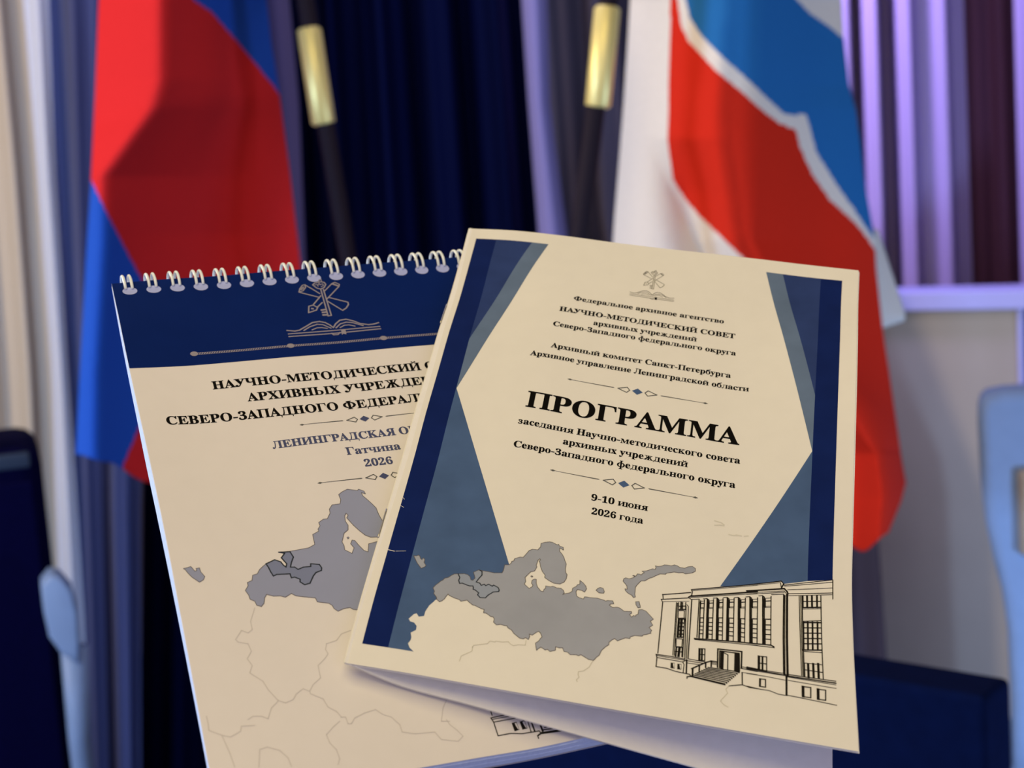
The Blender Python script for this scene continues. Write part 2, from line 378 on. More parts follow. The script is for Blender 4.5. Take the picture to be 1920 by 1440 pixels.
# ------------------------------------------------------------------ drawn outlines, all in millimetres on their sheet
DATA = json.loads("""{"land":[[22.75,184.83],[22.51,184.03],[21.42,182.86],[21.51,181.97],[20.82,180.8],[21.39,179.58],[22.14,178.54],[22.67,177.65],[23.19,177.2],[23.63,176.32],[24.59,175.88],[25.29,174.95],
[26.17,174.07],[27.34,173.76],[29.17,173.27],[30.23,173.36],[31.14,174.03],[31.59,175.15],[32.21,175.22],[32.74,174.21],[32.39,173.18],[31.85,172.08],[32.83,171.18],[33.45,170.7],[34.35,
170.83],[36.08,170.76],[38.2,170.83],[40.56,170.27],[40.83,169.2],[40.91,166.93],[42.27,166.6],[42.83,165.56],[42.84,164.99],[43.42,164.73],[43.54,163.79],[44.34,163.25],[45.15,162.7],
[46.11,162.58],[46.86,161.01],[47.52,159.46],[48.48,158.63],[50.23,158.42],[50.93,156.97],[50.83,155.59],[51.98,154.82],[53.43,154.22],[54.33,154.23],[56.03,154.86],[56.43,154.52],[56.69,
155.16],[57.98,155.42],[58.2,156.53],[56.97,155.91],[57.05,157.29],[58.08,158.43],[58.75,159.54],[59.03,160.39],[59.75,161.94],[59.72,163.9],[60.0,165.42],[60.52,166.09],[60.46,167.8],
[59.94,169.27],[58.76,170.33],[56.95,170.44],[55.3,169.84],[53.77,168.87],[53.82,167.96],[52.78,166.75],[52.03,165.12],[51.54,163.41],[51.2,162.92],[51.64,162.24],[51.32,161.86],[50.82,
162.67],[50.7,163.73],[50.56,164.68],[50.84,165.41],[50.37,167.11],[49.23,167.73],[48.53,169.02],[47.84,170.31],[48.25,171.88],[47.96,172.94],[49.64,174.3],[50.47,173.44],[50.63,172.74],
[50.12,172.2],[50.12,170.98],[50.81,170.26],[51.33,170.24],[51.54,171.75],[52.07,173.06],[53.3,174.42],[54.09,174.49],[54.22,173.53],[54.6,173.11],[54.55,172.13],[55.95,172.12],[56.76,
171.71],[58.03,172.07],[59.22,171.89],[60.17,172.54],[60.54,173.45],[60.12,174.21],[60.67,173.75],[62.14,173.06],[62.83,172.23],[62.86,171.01],[63.95,169.96],[64.14,169.36],[64.87,168.84],
[64.71,167.43],[65.74,168.07],[66.74,169.17],[67.12,170.19],[66.67,171.63],[65.75,171.19],[64.36,171.2],[64.02,172.05],[64.39,173.73],[65.22,174.19],[66.63,174.4],[66.87,173.46],[67.73,
173.36],[68.6,173.37],[70.81,173.06],[72.92,173.34],[73.47,173.6],[73.95,173.22],[75.58,172.96],[76.03,173.98],[75.09,174.32],[74.73,174.88],[75.83,175.53],[77.23,175.06],[78.08,175.25],
[79.4,176.12],[81.63,175.71],[81.79,176.33],[81.13,177.01],[81.92,177.86],[82.37,177.1],[83.0,177.22],[83.15,176.66],[83.74,176.25],[83.8,174.53],[84.8,174.16],[86.07,174.51],[87.31,
175.79],[88.53,177.06],[87.68,178.05],[88.5,179.41],[87.47,180.56],[88.36,181.51],[88.0,182.23],[88.23,182.57],[86.77,183.42],[85.99,183.73],[85.63,184.32],[83.42,184.58],[82.17,185.38],
[82.03,186.05],[80.71,186.1],[78.44,187.76],[77.57,187.08],[76.82,187.75],[76.02,188.81],[76.02,189.81],[75.11,190.76],[74.07,192.36],[73.65,194.12],[72.89,195.09],[72.13,196.44],[70.66,
196.38],[68.25,195.2],[67.56,195.75],[66.88,195.51],[65.08,195.91],[64.23,195.17],[63.14,195.15],[62.56,193.96],[61.5,194.2],[60.5,194.02],[60.56,195.33],[59.03,196.07],[58.19,195.47],
[57.59,195.86],[56.19,195.12],[55.43,195.95],[55.08,196.55],[54.69,195.32],[54.41,194.06],[55.25,193.07],[55.57,192.2],[56.01,191.43],[55.38,190.1],[54.77,189.64],[54.27,189.95],[53.05,
191.43],[52.14,191.23],[52.38,192.12],[52.11,193.25],[51.27,192.77],[50.59,193.32],[49.49,193.3],[47.67,192.1],[46.61,190.87],[45.55,190.44],[45.11,189.73],[44.46,189.82],[43.12,189.64],
[41.98,190.11],[40.97,189.31],[40.97,187.96],[40.31,187.29],[39.91,187.52],[38.3,186.52],[37.43,186.58],[37.44,185.34],[36.41,185.16],[34.28,184.42],[33.86,184.52],[32.6,183.71],[31.77,
183.06],[30.82,183.5],[30.03,183.9],[29.43,183.4],[27.65,183.07],[26.92,182.81],[26.18,182.55],[25.75,182.1],[25.39,182.94],[24.95,184.23],[24.41,185.0],[23.75,185.58]],"isles":[[[12.45,
169.38],[13.24,169.35],[13.94,168.88],[14.37,169.26],[14.82,170.21],[15.31,170.47],[15.52,169.74],[16.14,170.2],[16.19,170.87],[16.13,171.45],[16.96,172.55],[16.73,173.16],[15.75,173.95],
[14.85,172.95],[14.16,172.16]],[[78.73,162.91],[79.9,163.03],[80.9,162.38],[81.58,161.66],[80.83,161.57],[81.12,161.28],[81.88,161.45],[82.22,160.4],[83.06,160.33],[83.4,160.66],[83.86,
159.86],[84.36,159.46],[83.58,158.96],[85.03,158.46],[86.84,157.18],[87.59,157.27],[87.84,156.38],[87.58,155.75],[88.44,155.81],[89.47,155.41],[90.48,154.61],[91.54,154.48],[92.6,154.49],
[93.62,153.82],[94.49,154.02],[95.37,154.49],[96.86,154.39],[97.87,153.58],[99.23,153.04],[100.22,153.68],[100.28,154.77],[99.38,155.69],[97.2,156.66],[96.33,156.33],[95.09,156.78],
[93.6,156.79],[92.78,157.22],[91.24,157.88],[91.06,158.34],[89.28,158.65],[87.68,160.01],[86.89,160.75],[86.28,161.04],[84.72,162.66],[83.58,162.94],[82.57,164.69],[82.04,165.9],[82.09,
167.78],[82.07,168.72],[82.36,169.72],[81.77,170.13],[81.18,169.34],[79.99,168.83],[79.08,167.98],[78.91,167.35],[79.64,167.3],[79.31,165.9],[78.61,165.12],[78.03,164.45],[78.15,163.47]],
[[70.08,170.05],[70.61,169.11],[71.29,168.68],[72.14,168.74],[72.69,170.08],[72.44,170.67],[71.1,170.86]],[[82.63,171.65],[83.63,171.27],[84.06,172.63],[84.23,173.51],[83.53,173.81],
[82.83,172.79]],[[49.51,169.46],[49.78,169.19],[50.16,169.37],[49.9,169.74]]],"region":[[27.34,173.76],[28.1,175.08],[27.96,176.22],[28.42,177.33],[29.23,177.03],[30.78,177.43],[31.67,
177.55],[32.58,177.34],[32.86,177.93],[32.88,178.58],[33.6,178.73],[34.78,179.54],[34.57,180.35],[35.49,181.21],[37.08,180.95],[37.74,179.72],[39.05,178.22],[40.68,177.63],[40.76,177.06],
[40.28,176.19],[38.79,175.56],[38.44,176.07],[37.23,175.59],[36.4,176.33],[35.89,175.9],[35.04,176.54],[34.48,175.79],[33.33,175.62],[33.86,174.17],[34.63,172.55],[34.4,171.15],[33.55,
170.79],[32.83,171.18],[31.85,172.08],[32.39,173.18],[32.74,174.21],[32.21,175.22],[31.59,175.15],[31.14,174.03],[30.23,173.36],[29.17,173.27]],"region_n":32,"borders":[[[33.37,205.14],
[33.62,203.21],[36.41,200.93],[36.32,199.28],[36.25,199.63],[36.54,198.79],[40.43,197.36],[41.01,196.24],[42.44,196.32],[42.8,195.89],[44.54,195.85],[46.42,195.31],[47.19,196.06],[48.11,
196.38],[49.53,195.73],[51.55,195.44],[51.53,193.77]],[[72.13,196.44],[71.64,197.47],[71.17,199.01],[69.65,200.77],[68.22,201.34],[68.25,202.49],[68.65,203.18],[67.94,204.36],[68.33,
204.91]],[[112.36,196.87],[111.49,198.2],[112.06,199.53],[110.22,202.49],[110.17,202.91],[111.27,203.98],[112.42,204.48]]],"navyL":[[4.0,7.09],[11.93,7.09],[11.93,204.63],[4.0,204.63]],
"midL":[[11.93,7.09],[25.86,7.09],[11.93,66.76]],"lightL":[[25.86,7.09],[32.28,7.09],[12.03,92.42],[11.93,92.42],[11.93,66.76]],"lowL":[[11.93,92.42],[12.03,92.42],[42.29,166.6],[40.91,
166.93],[40.83,169.2],[40.56,170.27],[38.2,170.83],[36.08,170.76],[34.35,170.83],[33.45,170.7],[32.83,171.18],[31.85,172.08],[32.39,173.18],[32.74,174.21],[32.21,175.22],[31.59,175.15],
[31.14,174.03],[30.23,173.36],[29.17,173.27],[27.34,173.76],[26.17,174.07],[25.29,174.95],[24.59,175.88],[23.63,176.32],[23.19,177.2],[22.67,177.65],[22.14,178.54],[21.39,179.58],[20.82,
180.8],[21.51,181.97],[21.42,182.86],[22.51,184.03],[22.75,184.83],[22.38,185.13],[21.88,186.09],[20.99,187.48],[20.24,189.91],[20.18,191.67],[18.66,192.23],[17.83,191.15],[17.09,191.54],
[15.86,193.5],[16.44,194.38],[17.72,194.63],[18.74,195.66],[18.82,197.09],[17.45,198.32],[17.97,199.9],[17.96,200.86],[17.42,202.15],[18.08,203.44],[19.56,204.79],[19.56,204.63],[11.93,
204.63]],"navyR":[[135.84,7.09],[143.65,7.09],[143.65,148.49],[135.84,150.45]],"midR":[[121.71,7.09],[135.84,7.09],[135.84,73.28]],"lightR":[[115.44,7.09],[121.71,7.09],[135.84,73.28],
[135.84,98.16],[135.74,98.16]],"lowR":[[135.74,98.16],[135.84,98.16],[135.84,150.45],[128.33,153.17],[127.55,152.08],[122.71,154.07],[116.67,156.39],[114.44,157.21],[108.32,159.04]],
"frameR":[[143.65,148.49],[143.65,156.23]],"bld":[[0.4,[[90.63,166.76],[95.19,165.24],[99.3,163.78]]],[0.3,[[90.73,166.62],[90.95,168.47]]],[0.35,[[90.36,168.76],[95.31,167.22],[99.14,
165.98]]],[0.3,[[90.36,168.76],[90.81,169.64]]],[0.2,[[90.81,169.64],[98.94,167.39]]],[0.35,[[90.9,169.73],[90.86,179.02],[90.8,189.49]]],[0.3,[[95.14,168.87],[95.25,179.36],[95.28,
189.27]]],[0.3,[[95.48,168.96],[95.59,179.28],[95.73,189.26]]],[0.3,[[95.79,168.71],[95.91,171.51]]],[0.55,[[96.58,168.44],[96.67,171.26]]],[0.35,[[97.05,168.33],[97.13,171.14]]],[0.35,
[[98.01,168.16],[98.09,171.05]]],[0.4,[[95.83,170.22],[98.09,169.56]]],[0.5,[[95.91,171.44],[98.08,170.91]]],[0.3,[[95.88,171.94],[97.73,171.49],[97.82,174.39],[95.95,174.84],[95.88,
171.94]]],[0.75,[[96.29,175.01],[96.29,182.21]]],[0.8,[[97.1,174.81],[97.17,182.0]]],[0.35,[[98.05,174.58],[98.01,181.97]]],[0.5,[[96.21,175.17],[98.02,174.76]]],[0.5,[[96.2,176.7],
[98.01,176.3]]],[0.5,[[96.2,178.16],[98.01,177.77]]],[0.5,[[96.2,179.62],[98.0,179.22]]],[0.5,[[96.2,181.03],[97.99,180.64]]],[0.5,[[96.19,182.23],[97.98,181.84]]],[0.3,[[95.89,182.81],
[97.83,182.6],[97.79,185.6],[96.03,185.84],[95.89,182.81]]],[0.5,[[96.2,185.97],[96.15,189.5]]],[0.8,[[97.13,185.82],[96.99,189.31]]],[0.35,[[97.93,185.74],[98.0,189.24]]],[0.45,[[96.06,
186.0],[97.93,185.77]]],[0.45,[[96.04,187.69],[97.9,187.49]]],[0.35,[[98.18,169.72],[98.91,189.7]]],[0.3,[[98.41,168.95],[98.89,169.54],[99.41,189.59]]],[0.3,[[97.94,174.19],[98.28,
189.35]]],[0.4,[[99.79,166.65],[99.88,189.48]]],[0.35,[[90.31,190.07],[94.57,189.86],[98.98,189.95]]],[0.25,[[90.45,190.47],[99.0,190.35]]],[0.3,[[90.66,191.18],[98.38,191.09]]],[0.35,
[[90.31,190.07],[90.66,191.18],[90.65,194.54]]],[0.35,[[90.65,194.54],[93.82,194.48],[96.5,195.03],[100.73,195.16],[100.89,195.68]]],[0.3,[[98.38,191.15],[98.82,191.88],[98.74,195.02]]],
[0.5,[[99.52,190.06],[99.67,195.07]]],[0.3,[[98.38,191.09],[99.59,189.95]]],[0.4,[[99.45,162.58],[106.12,160.18],[114.44,157.21],[120.01,155.16]]],[0.2,[[99.59,163.02],[120.03,155.67]]],
[0.35,[[99.45,162.58],[99.78,163.41],[99.69,164.8]]],[0.6,[[99.38,165.24],[106.24,162.95],[114.53,160.18],[120.09,158.31]]],[0.25,[[99.35,165.79],[120.1,159.0]]],[0.35,[[99.5,164.99],
[98.71,165.77],[99.44,166.44]]],[0.3,[[99.58,166.52],[102.05,165.79]]],[0.4,[[116.67,156.39],[122.71,154.07],[127.56,152.24],[128.33,153.24]]],[0.2,[[116.68,156.86],[127.26,152.9]]],
[0.3,[[127.26,152.9],[127.6,154.98]]],[0.45,[[128.33,153.24],[127.95,154.11],[127.66,155.04]]],[0.6,[[116.73,158.82],[122.77,156.89],[128.51,155.09],[129.43,156.13],[129.68,156.98]]],
[0.25,[[116.76,159.6],[128.52,156.03],[129.29,157.14]]],[0.25,[[116.77,160.19],[128.53,156.57]]],[0.35,[[102.05,165.79],[102.12,180.89]]],[0.25,[[102.4,166.71],[102.66,180.87]]],[0.3,
[[102.54,166.14],[102.8,180.84]]],[0.35,[[103.69,165.67],[103.9,180.75]]],[0.22,[[102.55,166.59],[103.7,166.14]]],[0.4,[[102.57,167.49],[103.71,167.06]]],[0.22,[[102.6,169.13],[103.73,
168.74]]],[0.22,[[102.6,169.5],[103.74,169.12]]],[0.4,[[102.67,173.12],[103.79,172.83]]],[0.4,[[102.7,174.88],[103.82,174.64]]],[0.4,[[102.72,176.34],[103.84,176.14]]],[0.4,[[102.75,
177.8],[103.86,177.63]]],[0.4,[[102.77,179.25],[103.88,179.12]]],[0.45,[[102.56,166.89],[102.6,169.13]]],[0.45,[[102.67,173.56],[102.8,180.84]]],[0.3,[[105.09,165.33],[105.35,180.4]]],
[0.35,[[106.49,164.8],[106.7,180.36]]],[0.22,[[105.1,165.79],[106.5,165.28]]],[0.4,[[105.12,166.71],[106.51,166.23]]],[0.22,[[105.15,168.39],[106.54,167.96]]],[0.22,[[105.15,168.77],
[106.54,168.36]]],[0.4,[[105.22,172.49],[106.6,172.19]]],[0.4,[[105.25,174.29],[106.62,174.05]]],[0.4,[[105.27,175.79],[106.64,175.6]]],[0.4,[[105.3,177.29],[106.66,177.14]]],[0.4,[[105.32,
178.77],[106.68,178.68]]],[0.55,[[105.11,166.09],[105.15,168.39]]],[0.55,[[105.23,172.94],[105.35,180.4]]],[0.35,[[104.52,164.96],[104.9,180.65]]],[0.3,[[104.52,164.96],[105.09,165.33]]],
[0.3,[[103.37,165.36],[104.52,164.96]]],[0.25,[[104.81,165.25],[105.13,180.59]]],[0.3,[[108.11,164.29],[108.37,180.03]]],[0.35,[[109.45,163.7],[109.8,179.97]]],[0.22,[[108.12,164.77],
[109.47,164.2]]],[0.4,[[108.14,165.73],[109.49,165.2]]],[0.22,[[108.17,167.49],[109.53,167.01]]],[0.22,[[108.17,167.89],[109.54,167.43]]],[0.4,[[108.24,171.77],[109.63,171.43]]],[0.4,
[[108.27,173.65],[109.67,173.38]]],[0.4,[[108.29,175.22],[109.7,175.0]]],[0.4,[[108.32,176.78],[109.73,176.61]]],[0.4,[[108.34,178.33],[109.77,178.21]]],[0.65,[[108.13,165.09],[108.17,
167.49]]],[0.65,[[108.25,172.24],[108.37,180.03]]],[0.35,[[107.54,163.92],[107.92,180.27]]],[0.3,[[107.54,163.92],[108.11,164.29]]],[0.3,[[106.39,164.32],[107.54,163.92]]],[0.25,[[107.83,
164.21],[108.14,180.22]]],[0.3,[[111.28,163.26],[111.5,179.7]]],[0.35,[[112.88,162.76],[113.12,179.6]]],[0.22,[[111.29,163.76],[112.89,163.27]]],[0.4,[[111.3,164.77],[112.9,164.3]]],
[0.22,[[111.33,166.6],[112.93,166.18]]],[0.22,[[111.33,167.02],[112.94,166.61]]],[0.4,[[111.39,171.07],[113.0,170.76]]],[0.4,[[111.42,173.04],[113.03,172.78]]],[0.4,[[111.44,174.68],
[113.05,174.45]]],[0.4,[[111.46,176.3],[113.07,176.12]]],[0.4,[[111.48,177.93],[113.09,177.78]]],[0.75,[[111.29,164.1],[111.33,166.6]]],[0.75,[[111.4,171.56],[111.5,179.7]]],[0.35,[[110.71,
162.89],[111.04,179.95]]],[0.3,[[110.71,162.89],[111.28,163.26]]],[0.3,[[109.55,163.28],[110.71,162.89]]],[0.25,[[111.0,163.18],[111.27,179.89]]],[0.3,[[114.74,162.41],[115.06,179.31]]],
[0.35,[[116.39,161.82],[116.54,179.3]]],[0.22,[[114.75,162.93],[116.4,162.36]]],[0.4,[[114.77,163.96],[116.41,163.43]]],[0.22,[[114.81,165.85],[116.43,165.38]]],[0.22,[[114.82,166.28],
[116.44,165.83]]],[0.4,[[114.9,170.44],[116.48,170.13]]],[0.4,[[114.94,172.46],[116.5,172.22]]],[0.4,[[114.97,174.14],[116.51,173.96]]],[0.4,[[115.0,175.82],[116.52,175.69]]],[0.4,[[115.03,
177.48],[116.53,177.42]]],[0.95,[[114.75,163.27],[114.81,165.85]]],[0.95,[[114.91,170.95],[115.06,179.31]]],[0.35,[[114.17,162.04],[114.6,179.55]]],[0.3,[[114.17,162.04],[114.74,162.41]]],
[0.3,[[113.01,162.43],[114.17,162.04]]],[0.25,[[114.46,162.33],[114.83,179.5]]],[0.3,[[118.37,161.29],[118.62,178.87]]],[0.35,[[120.2,160.73],[120.34,178.73]]],[0.22,[[118.38,161.83],
[120.21,161.28]]],[0.4,[[118.4,162.91],[120.22,162.38]]],[0.22,[[118.43,164.87],[120.24,164.4]]],[0.22,[[118.44,165.32],[120.25,164.85]]],[0.4,[[118.5,169.65],[120.29,169.29]]],[0.4,
[[118.53,171.75],[120.3,171.44]]],[0.4,[[118.56,173.5],[120.32,173.23]]],[0.4,[[118.58,175.24],[120.33,175.01]]],[0.4,[[118.6,176.98],[120.34,176.78]]],[0.9,[[118.39,162.19],[118.43,
164.87]]],[0.9,[[118.51,170.18],[118.62,178.87]]],[0.35,[[117.76,160.89],[118.13,179.14]]],[0.3,[[117.76,160.89],[118.37,161.29]]],[0.3,[[116.56,161.3],[117.76,160.89]]],[0.25,[[118.07,
161.21],[118.37,179.08]]],[0.3,[[122.37,159.94],[122.57,178.69]]],[0.35,[[124.41,159.25],[124.53,178.5]]],[0.22,[[122.38,160.51],[124.42,159.84]]],[0.4,[[122.39,161.66],[124.43,161.02]]],
[0.22,[[122.42,163.76],[124.45,163.17]]],[0.22,[[122.42,164.23],[124.45,163.66]]],[0.4,[[122.48,168.86],[124.49,168.41]]],[0.4,[[122.51,171.1],[124.5,170.7]]],[0.4,[[122.52,172.96],
[124.51,172.61]]],[0.4,[[122.54,174.82],[124.52,174.52]]],[0.4,[[122.55,176.67],[124.52,176.42]]],[0.9,[[122.38,160.89],[122.42,163.76]]],[0.9,[[122.49,169.42],[122.57,178.69]]],[0.35,
[[121.75,159.53],[122.07,178.96]]],[0.3,[[121.75,159.53],[122.37,159.94]]],[0.3,[[120.55,159.94],[121.75,159.53]]],[0.25,[[122.06,159.85],[122.32,178.9]]],[0.5,[[101.39,181.51],[106.99,
180.7],[115.07,179.65],[120.46,179.07]]],[0.3,[[101.49,181.87],[120.47,179.69]]],[0.3,[[101.39,181.51],[101.49,181.87]]],[0.5,[[117.22,179.47],[124.53,178.61],[125.41,178.97],[125.47,
179.33]]],[0.3,[[117.24,180.06],[125.47,179.33]]],[0.3,[[124.55,158.44],[128.38,157.35]]],[0.5,[[128.39,157.74],[128.33,174.9],[128.45,188.61]]],[0.3,[[128.78,157.77],[128.77,174.8],
[128.82,188.82]]],[0.75,[[129.44,157.31],[129.44,174.64],[129.59,188.9]]],[0.3,[[128.43,153.69],[134.84,151.39],[143.67,148.49]]],[0.25,[[128.56,154.06],[143.67,149.37]]],[0.25,[[129.57,
155.32],[143.67,151.66]]],[0.3,[[129.68,156.86],[143.66,153.69]]],[0.25,[[129.59,157.74],[143.66,154.34]]],[0.18,[[143.79,148.47],[143.77,156.05]]],[0.3,[[133.21,156.94],[133.75,188.18]]],
[0.3,[[133.66,156.85],[134.17,188.16]]],[0.55,[[134.32,156.71],[134.38,161.48]]],[0.65,[[135.67,156.42],[135.72,161.19]]],[0.65,[[137.17,156.11],[137.22,160.87]]],[0.6,[[138.74,155.79],
[138.77,160.54]]],[0.4,[[134.26,159.05],[139.96,157.79]]],[0.55,[[134.26,161.5],[140.0,160.17]]],[0.25,[[134.26,162.08],[139.99,160.72]]],[0.35,[[139.97,155.54],[140.02,172.31],[140.17,
188.26]]],[0.4,[[134.11,156.75],[134.35,173.54],[134.54,188.55]]],[0.3,[[134.24,167.02],[139.94,165.5]]],[0.6,[[134.48,167.24],[134.48,178.22]]],[0.6,[[135.84,166.95],[135.82,177.93]]],
[0.6,[[137.29,166.63],[137.25,177.62]]],[0.6,[[138.83,166.3],[138.77,177.29]]],[0.55,[[134.39,167.45],[140.02,166.32]]],[0.45,[[134.38,169.55],[139.99,168.42]]],[0.45,[[134.37,171.64],
[139.96,170.51]]],[0.45,[[134.35,173.73],[139.93,172.6]]],[0.45,[[134.33,175.81],[139.89,174.68]]],[0.55,[[134.3,178.26],[139.84,177.13]]],[0.3,[[134.44,178.79],[139.83,178.08]]],[0.3,
[[134.53,183.24],[139.81,182.77]]],[0.35,[[134.55,185.81],[139.94,185.69]]],[0.4,[[134.61,183.22],[134.69,188.34]]],[0.75,[[135.74,183.24],[135.83,188.53]]],[0.75,[[137.27,182.91],[137.34,
188.2]]],[0.75,[[138.78,182.59],[138.83,187.89]]],[0.35,[[129.6,188.65],[134.6,188.54],[143.87,188.2]]],[0.5,[[129.59,189.27],[143.85,188.93]]],[0.25,[[129.59,189.63],[143.83,189.58]]],
[0.25,[[129.73,190.86],[143.93,190.88]]],[0.3,[[129.57,196.4],[134.49,196.58],[143.87,197.06]]],[0.65,[[129.25,189.34],[129.24,196.48]]],[0.3,[[117.41,188.58],[123.15,188.72],[128.74,
188.55]]],[0.4,[[117.42,189.15],[128.74,189.13]]],[0.2,[[117.43,189.59],[128.59,189.38]]],[0.25,[[117.46,191.02],[123.17,190.88],[129.02,191.01]]],[0.3,[[117.56,195.7],[121.81,195.99],
[124.07,195.85],[126.9,196.64],[129.01,196.6]]],[0.4,[[128.45,188.79],[129.59,188.9],[129.22,189.53],[128.45,188.98]]],[0.4,[[116.09,191.11],[116.25,195.52]]],[0.35,[[116.25,195.52],
[118.35,196.03],[120.7,195.99]]],[0.35,[[116.25,195.52],[112.36,196.81]]],[0.3,[[115.82,188.91],[120.6,188.92]]],[0.4,[[115.71,189.53],[120.61,189.59]]],[0.25,[[116.01,190.96],[120.62,
190.81]]],[0.35,[[103.0,185.06],[104.73,184.72],[104.85,189.18],[103.12,189.24],[103.0,185.06]]],[0.7,[[103.12,185.03],[103.24,189.21]]],[0.6,[[103.86,184.89],[103.99,189.21]]],[0.4,
[[103.06,187.16],[104.79,186.96]]],[0.35,[[120.79,183.77],[123.31,183.44],[123.35,188.85],[120.86,188.88],[120.79,183.77]]],[0.8,[[120.97,183.73],[121.03,188.84]]],[0.6,[[122.05,183.6],
[122.11,188.86]]],[0.4,[[120.83,186.33],[123.33,186.16]]],[0.4,[[121.33,192.19],[123.04,192.06],[123.07,194.9],[121.32,194.97],[121.33,192.19]]],[0.6,[[121.45,192.16],[121.44,194.94]]],
[0.4,[[133.93,192.27],[136.39,192.11],[136.33,195.91],[133.94,195.92],[133.93,192.27]]],[0.9,[[134.1,192.24],[134.11,195.89]]],[0.4,[[138.37,192.3],[140.78,192.18],[140.68,195.91],[138.35,
195.94],[138.37,192.3]]],[0.9,[[138.54,192.26],[138.52,195.91]]],[0.5,[[108.77,190.78],[108.59,183.82],[115.82,183.15],[115.83,189.17]]],[0.45,[[109.38,190.8],[109.23,184.45],[115.04,
184.02],[115.28,190.63]]],[0.5,[[109.84,190.87],[109.72,184.51]]],[0.5,[[110.21,190.85],[110.12,184.59]]],[0.35,[[110.23,184.73],[111.68,185.41],[111.77,190.93]]],[0.35,[[110.31,184.71],
[110.37,190.91]]],[0.35,[[113.78,184.24],[113.84,190.96]]],[0.8,[[114.32,184.29],[114.37,191.0]]],[1.0,[[114.78,184.29],[114.95,190.97]]],[0.4,[[105.96,191.42],[115.08,191.01],[115.09,
191.37]]],[0.4,[[105.34,191.95],[114.59,191.68],[114.6,192.04]]],[0.4,[[104.72,192.48],[114.09,192.35],[114.1,192.71]]],[0.4,[[104.1,193.02],[113.6,193.02],[113.61,193.38]]],[0.4,[[103.48,
193.55],[113.11,193.68],[113.12,194.04]]],[0.4,[[102.86,194.08],[112.62,194.35],[112.63,194.71]]],[0.4,[[102.25,194.6],[112.13,195.01],[112.15,195.37]]],[0.4,[[101.63,195.13],[111.65,
195.67],[111.66,196.03]]],[0.4,[[101.02,195.66],[111.16,196.33],[111.17,196.69]]],[0.5,[[100.0,196.2],[100.9,195.84],[111.05,196.64]]],[0.35,[[100.0,196.2],[99.98,196.85]]],[0.35,[[111.16,
196.23],[111.05,196.71]]],[0.5,[[101.14,193.0],[103.69,190.94],[105.22,189.76],[106.78,188.83],[108.51,188.77]]],[0.6,[[101.45,192.93],[101.53,195.37]]],[0.5,[[103.38,191.17],[103.42,
193.64]]],[0.5,[[105.18,189.87],[105.25,191.58]]],[0.5,[[106.84,188.95],[106.87,190.94]]],[0.3,[[100.02,189.61],[103.09,189.58],[105.22,189.59]]],[0.3,[[99.8,190.33],[104.71,190.21]]],
[0.25,[[99.71,191.18],[103.69,190.94]]],[0.25,[[107.07,189.34],[108.53,189.33]]],[0.25,[[107.09,189.83],[108.55,189.83]]]],"bldF":[[[94.85,192.12],[96.09,192.0],[96.17,194.02],[94.91,
194.17]],[[96.84,192.1],[98.09,191.98],[98.16,194.03],[96.89,194.12]]],"bldE":[[[95.53,192.29],[96.0,192.22],[96.05,193.85],[95.9,193.89],[95.62,192.93]],[[97.49,192.28],[97.99,192.2],
[98.04,193.86],[97.88,193.9],[97.59,192.92]]],"faint":[[[105.31,132.19],[107.37,132.45],[108.42,133.14]],[[105.41,134.07],[107.13,133.57],[108.44,133.52]],[[110.21,136.88],[111.37,136.99],
[113.09,136.6]],[[112.51,136.54],[114.24,136.53]],[[115.24,136.5],[116.38,136.07]]],"emb":[[0.5,[[74.24,11.71],[73.61,25.96]]],[0.5,[[75.21,11.82],[74.86,25.79],[73.61,25.96]]],[0.5,
[[74.17,11.54],[72.98,10.94],[71.76,9.05],[72.77,8.05],[74.14,7.88],[75.29,7.7],[76.31,8.13],[76.7,9.29],[75.65,10.92],[74.17,11.54]]],[0.4,[[74.14,7.88],[74.75,6.68],[75.51,6.28],[75.46,
7.65]]],[0.3,[[72.51,9.14],[73.45,8.92],[73.63,10.06]]],[0.3,[[74.75,9.07],[75.69,8.86],[75.69,9.81],[74.68,10.33]]],[0.3,[[73.81,9.28],[74.35,8.39],[74.57,9.37]]],[0.8,[[71.89,22.64],
[73.61,22.51]]],[0.8,[[72.02,23.91],[73.58,23.83]]],[0.8,[[71.91,25.31],[73.59,25.33]]],[0.45,[[65.84,12.23],[66.55,10.56],[67.94,8.8],[68.98,8.59],[68.78,10.16],[67.48,11.77],[65.84,
12.23]]],[0.35,[[66.76,11.06],[67.41,10.18],[68.19,9.62],[67.73,10.69],[66.84,11.23]]],[0.5,[[68.95,8.75],[71.14,11.21],[73.29,13.88]]],[0.5,[[65.91,12.4],[72.32,15.67]]],[0.5,[[76.35,
16.37],[82.66,19.61],[82.53,20.86],[81.25,22.6],[79.66,23.67],[75.29,18.2]]],[0.45,[[79.21,9.04],[80.32,8.6],[81.8,9.88],[81.32,10.93],[79.22,9.49]]],[0.45,[[79.09,9.09],[75.15,13.01]]],
[0.45,[[81.18,11.08],[75.16,17.18]]],[0.6,[[79.49,9.29],[81.18,10.6]]],[0.5,[[73.44,15.1],[69.7,19.36]]],[0.5,[[73.15,18.69],[70.88,20.87]]],[0.5,[[67.76,20.17],[69.5,19.72],[70.82,
21.11],[70.07,22.45],[66.88,23.53],[67.76,20.17]]],[0.7,[[68.59,21.51],[68.96,21.61]]],[0.55,[[57.02,32.03],[59.76,32.64],[61.53,32.35],[64.53,30.48],[67.06,28.87],[69.74,28.52],[71.72,
29.35],[73.12,30.75],[74.06,32.25],[75.39,30.38],[77.32,28.74],[79.8,28.48],[82.14,29.65],[84.35,31.35],[87.18,32.34],[89.19,32.27],[91.22,31.72]]],[0.5,[[63.06,32.66],[65.72,30.91],
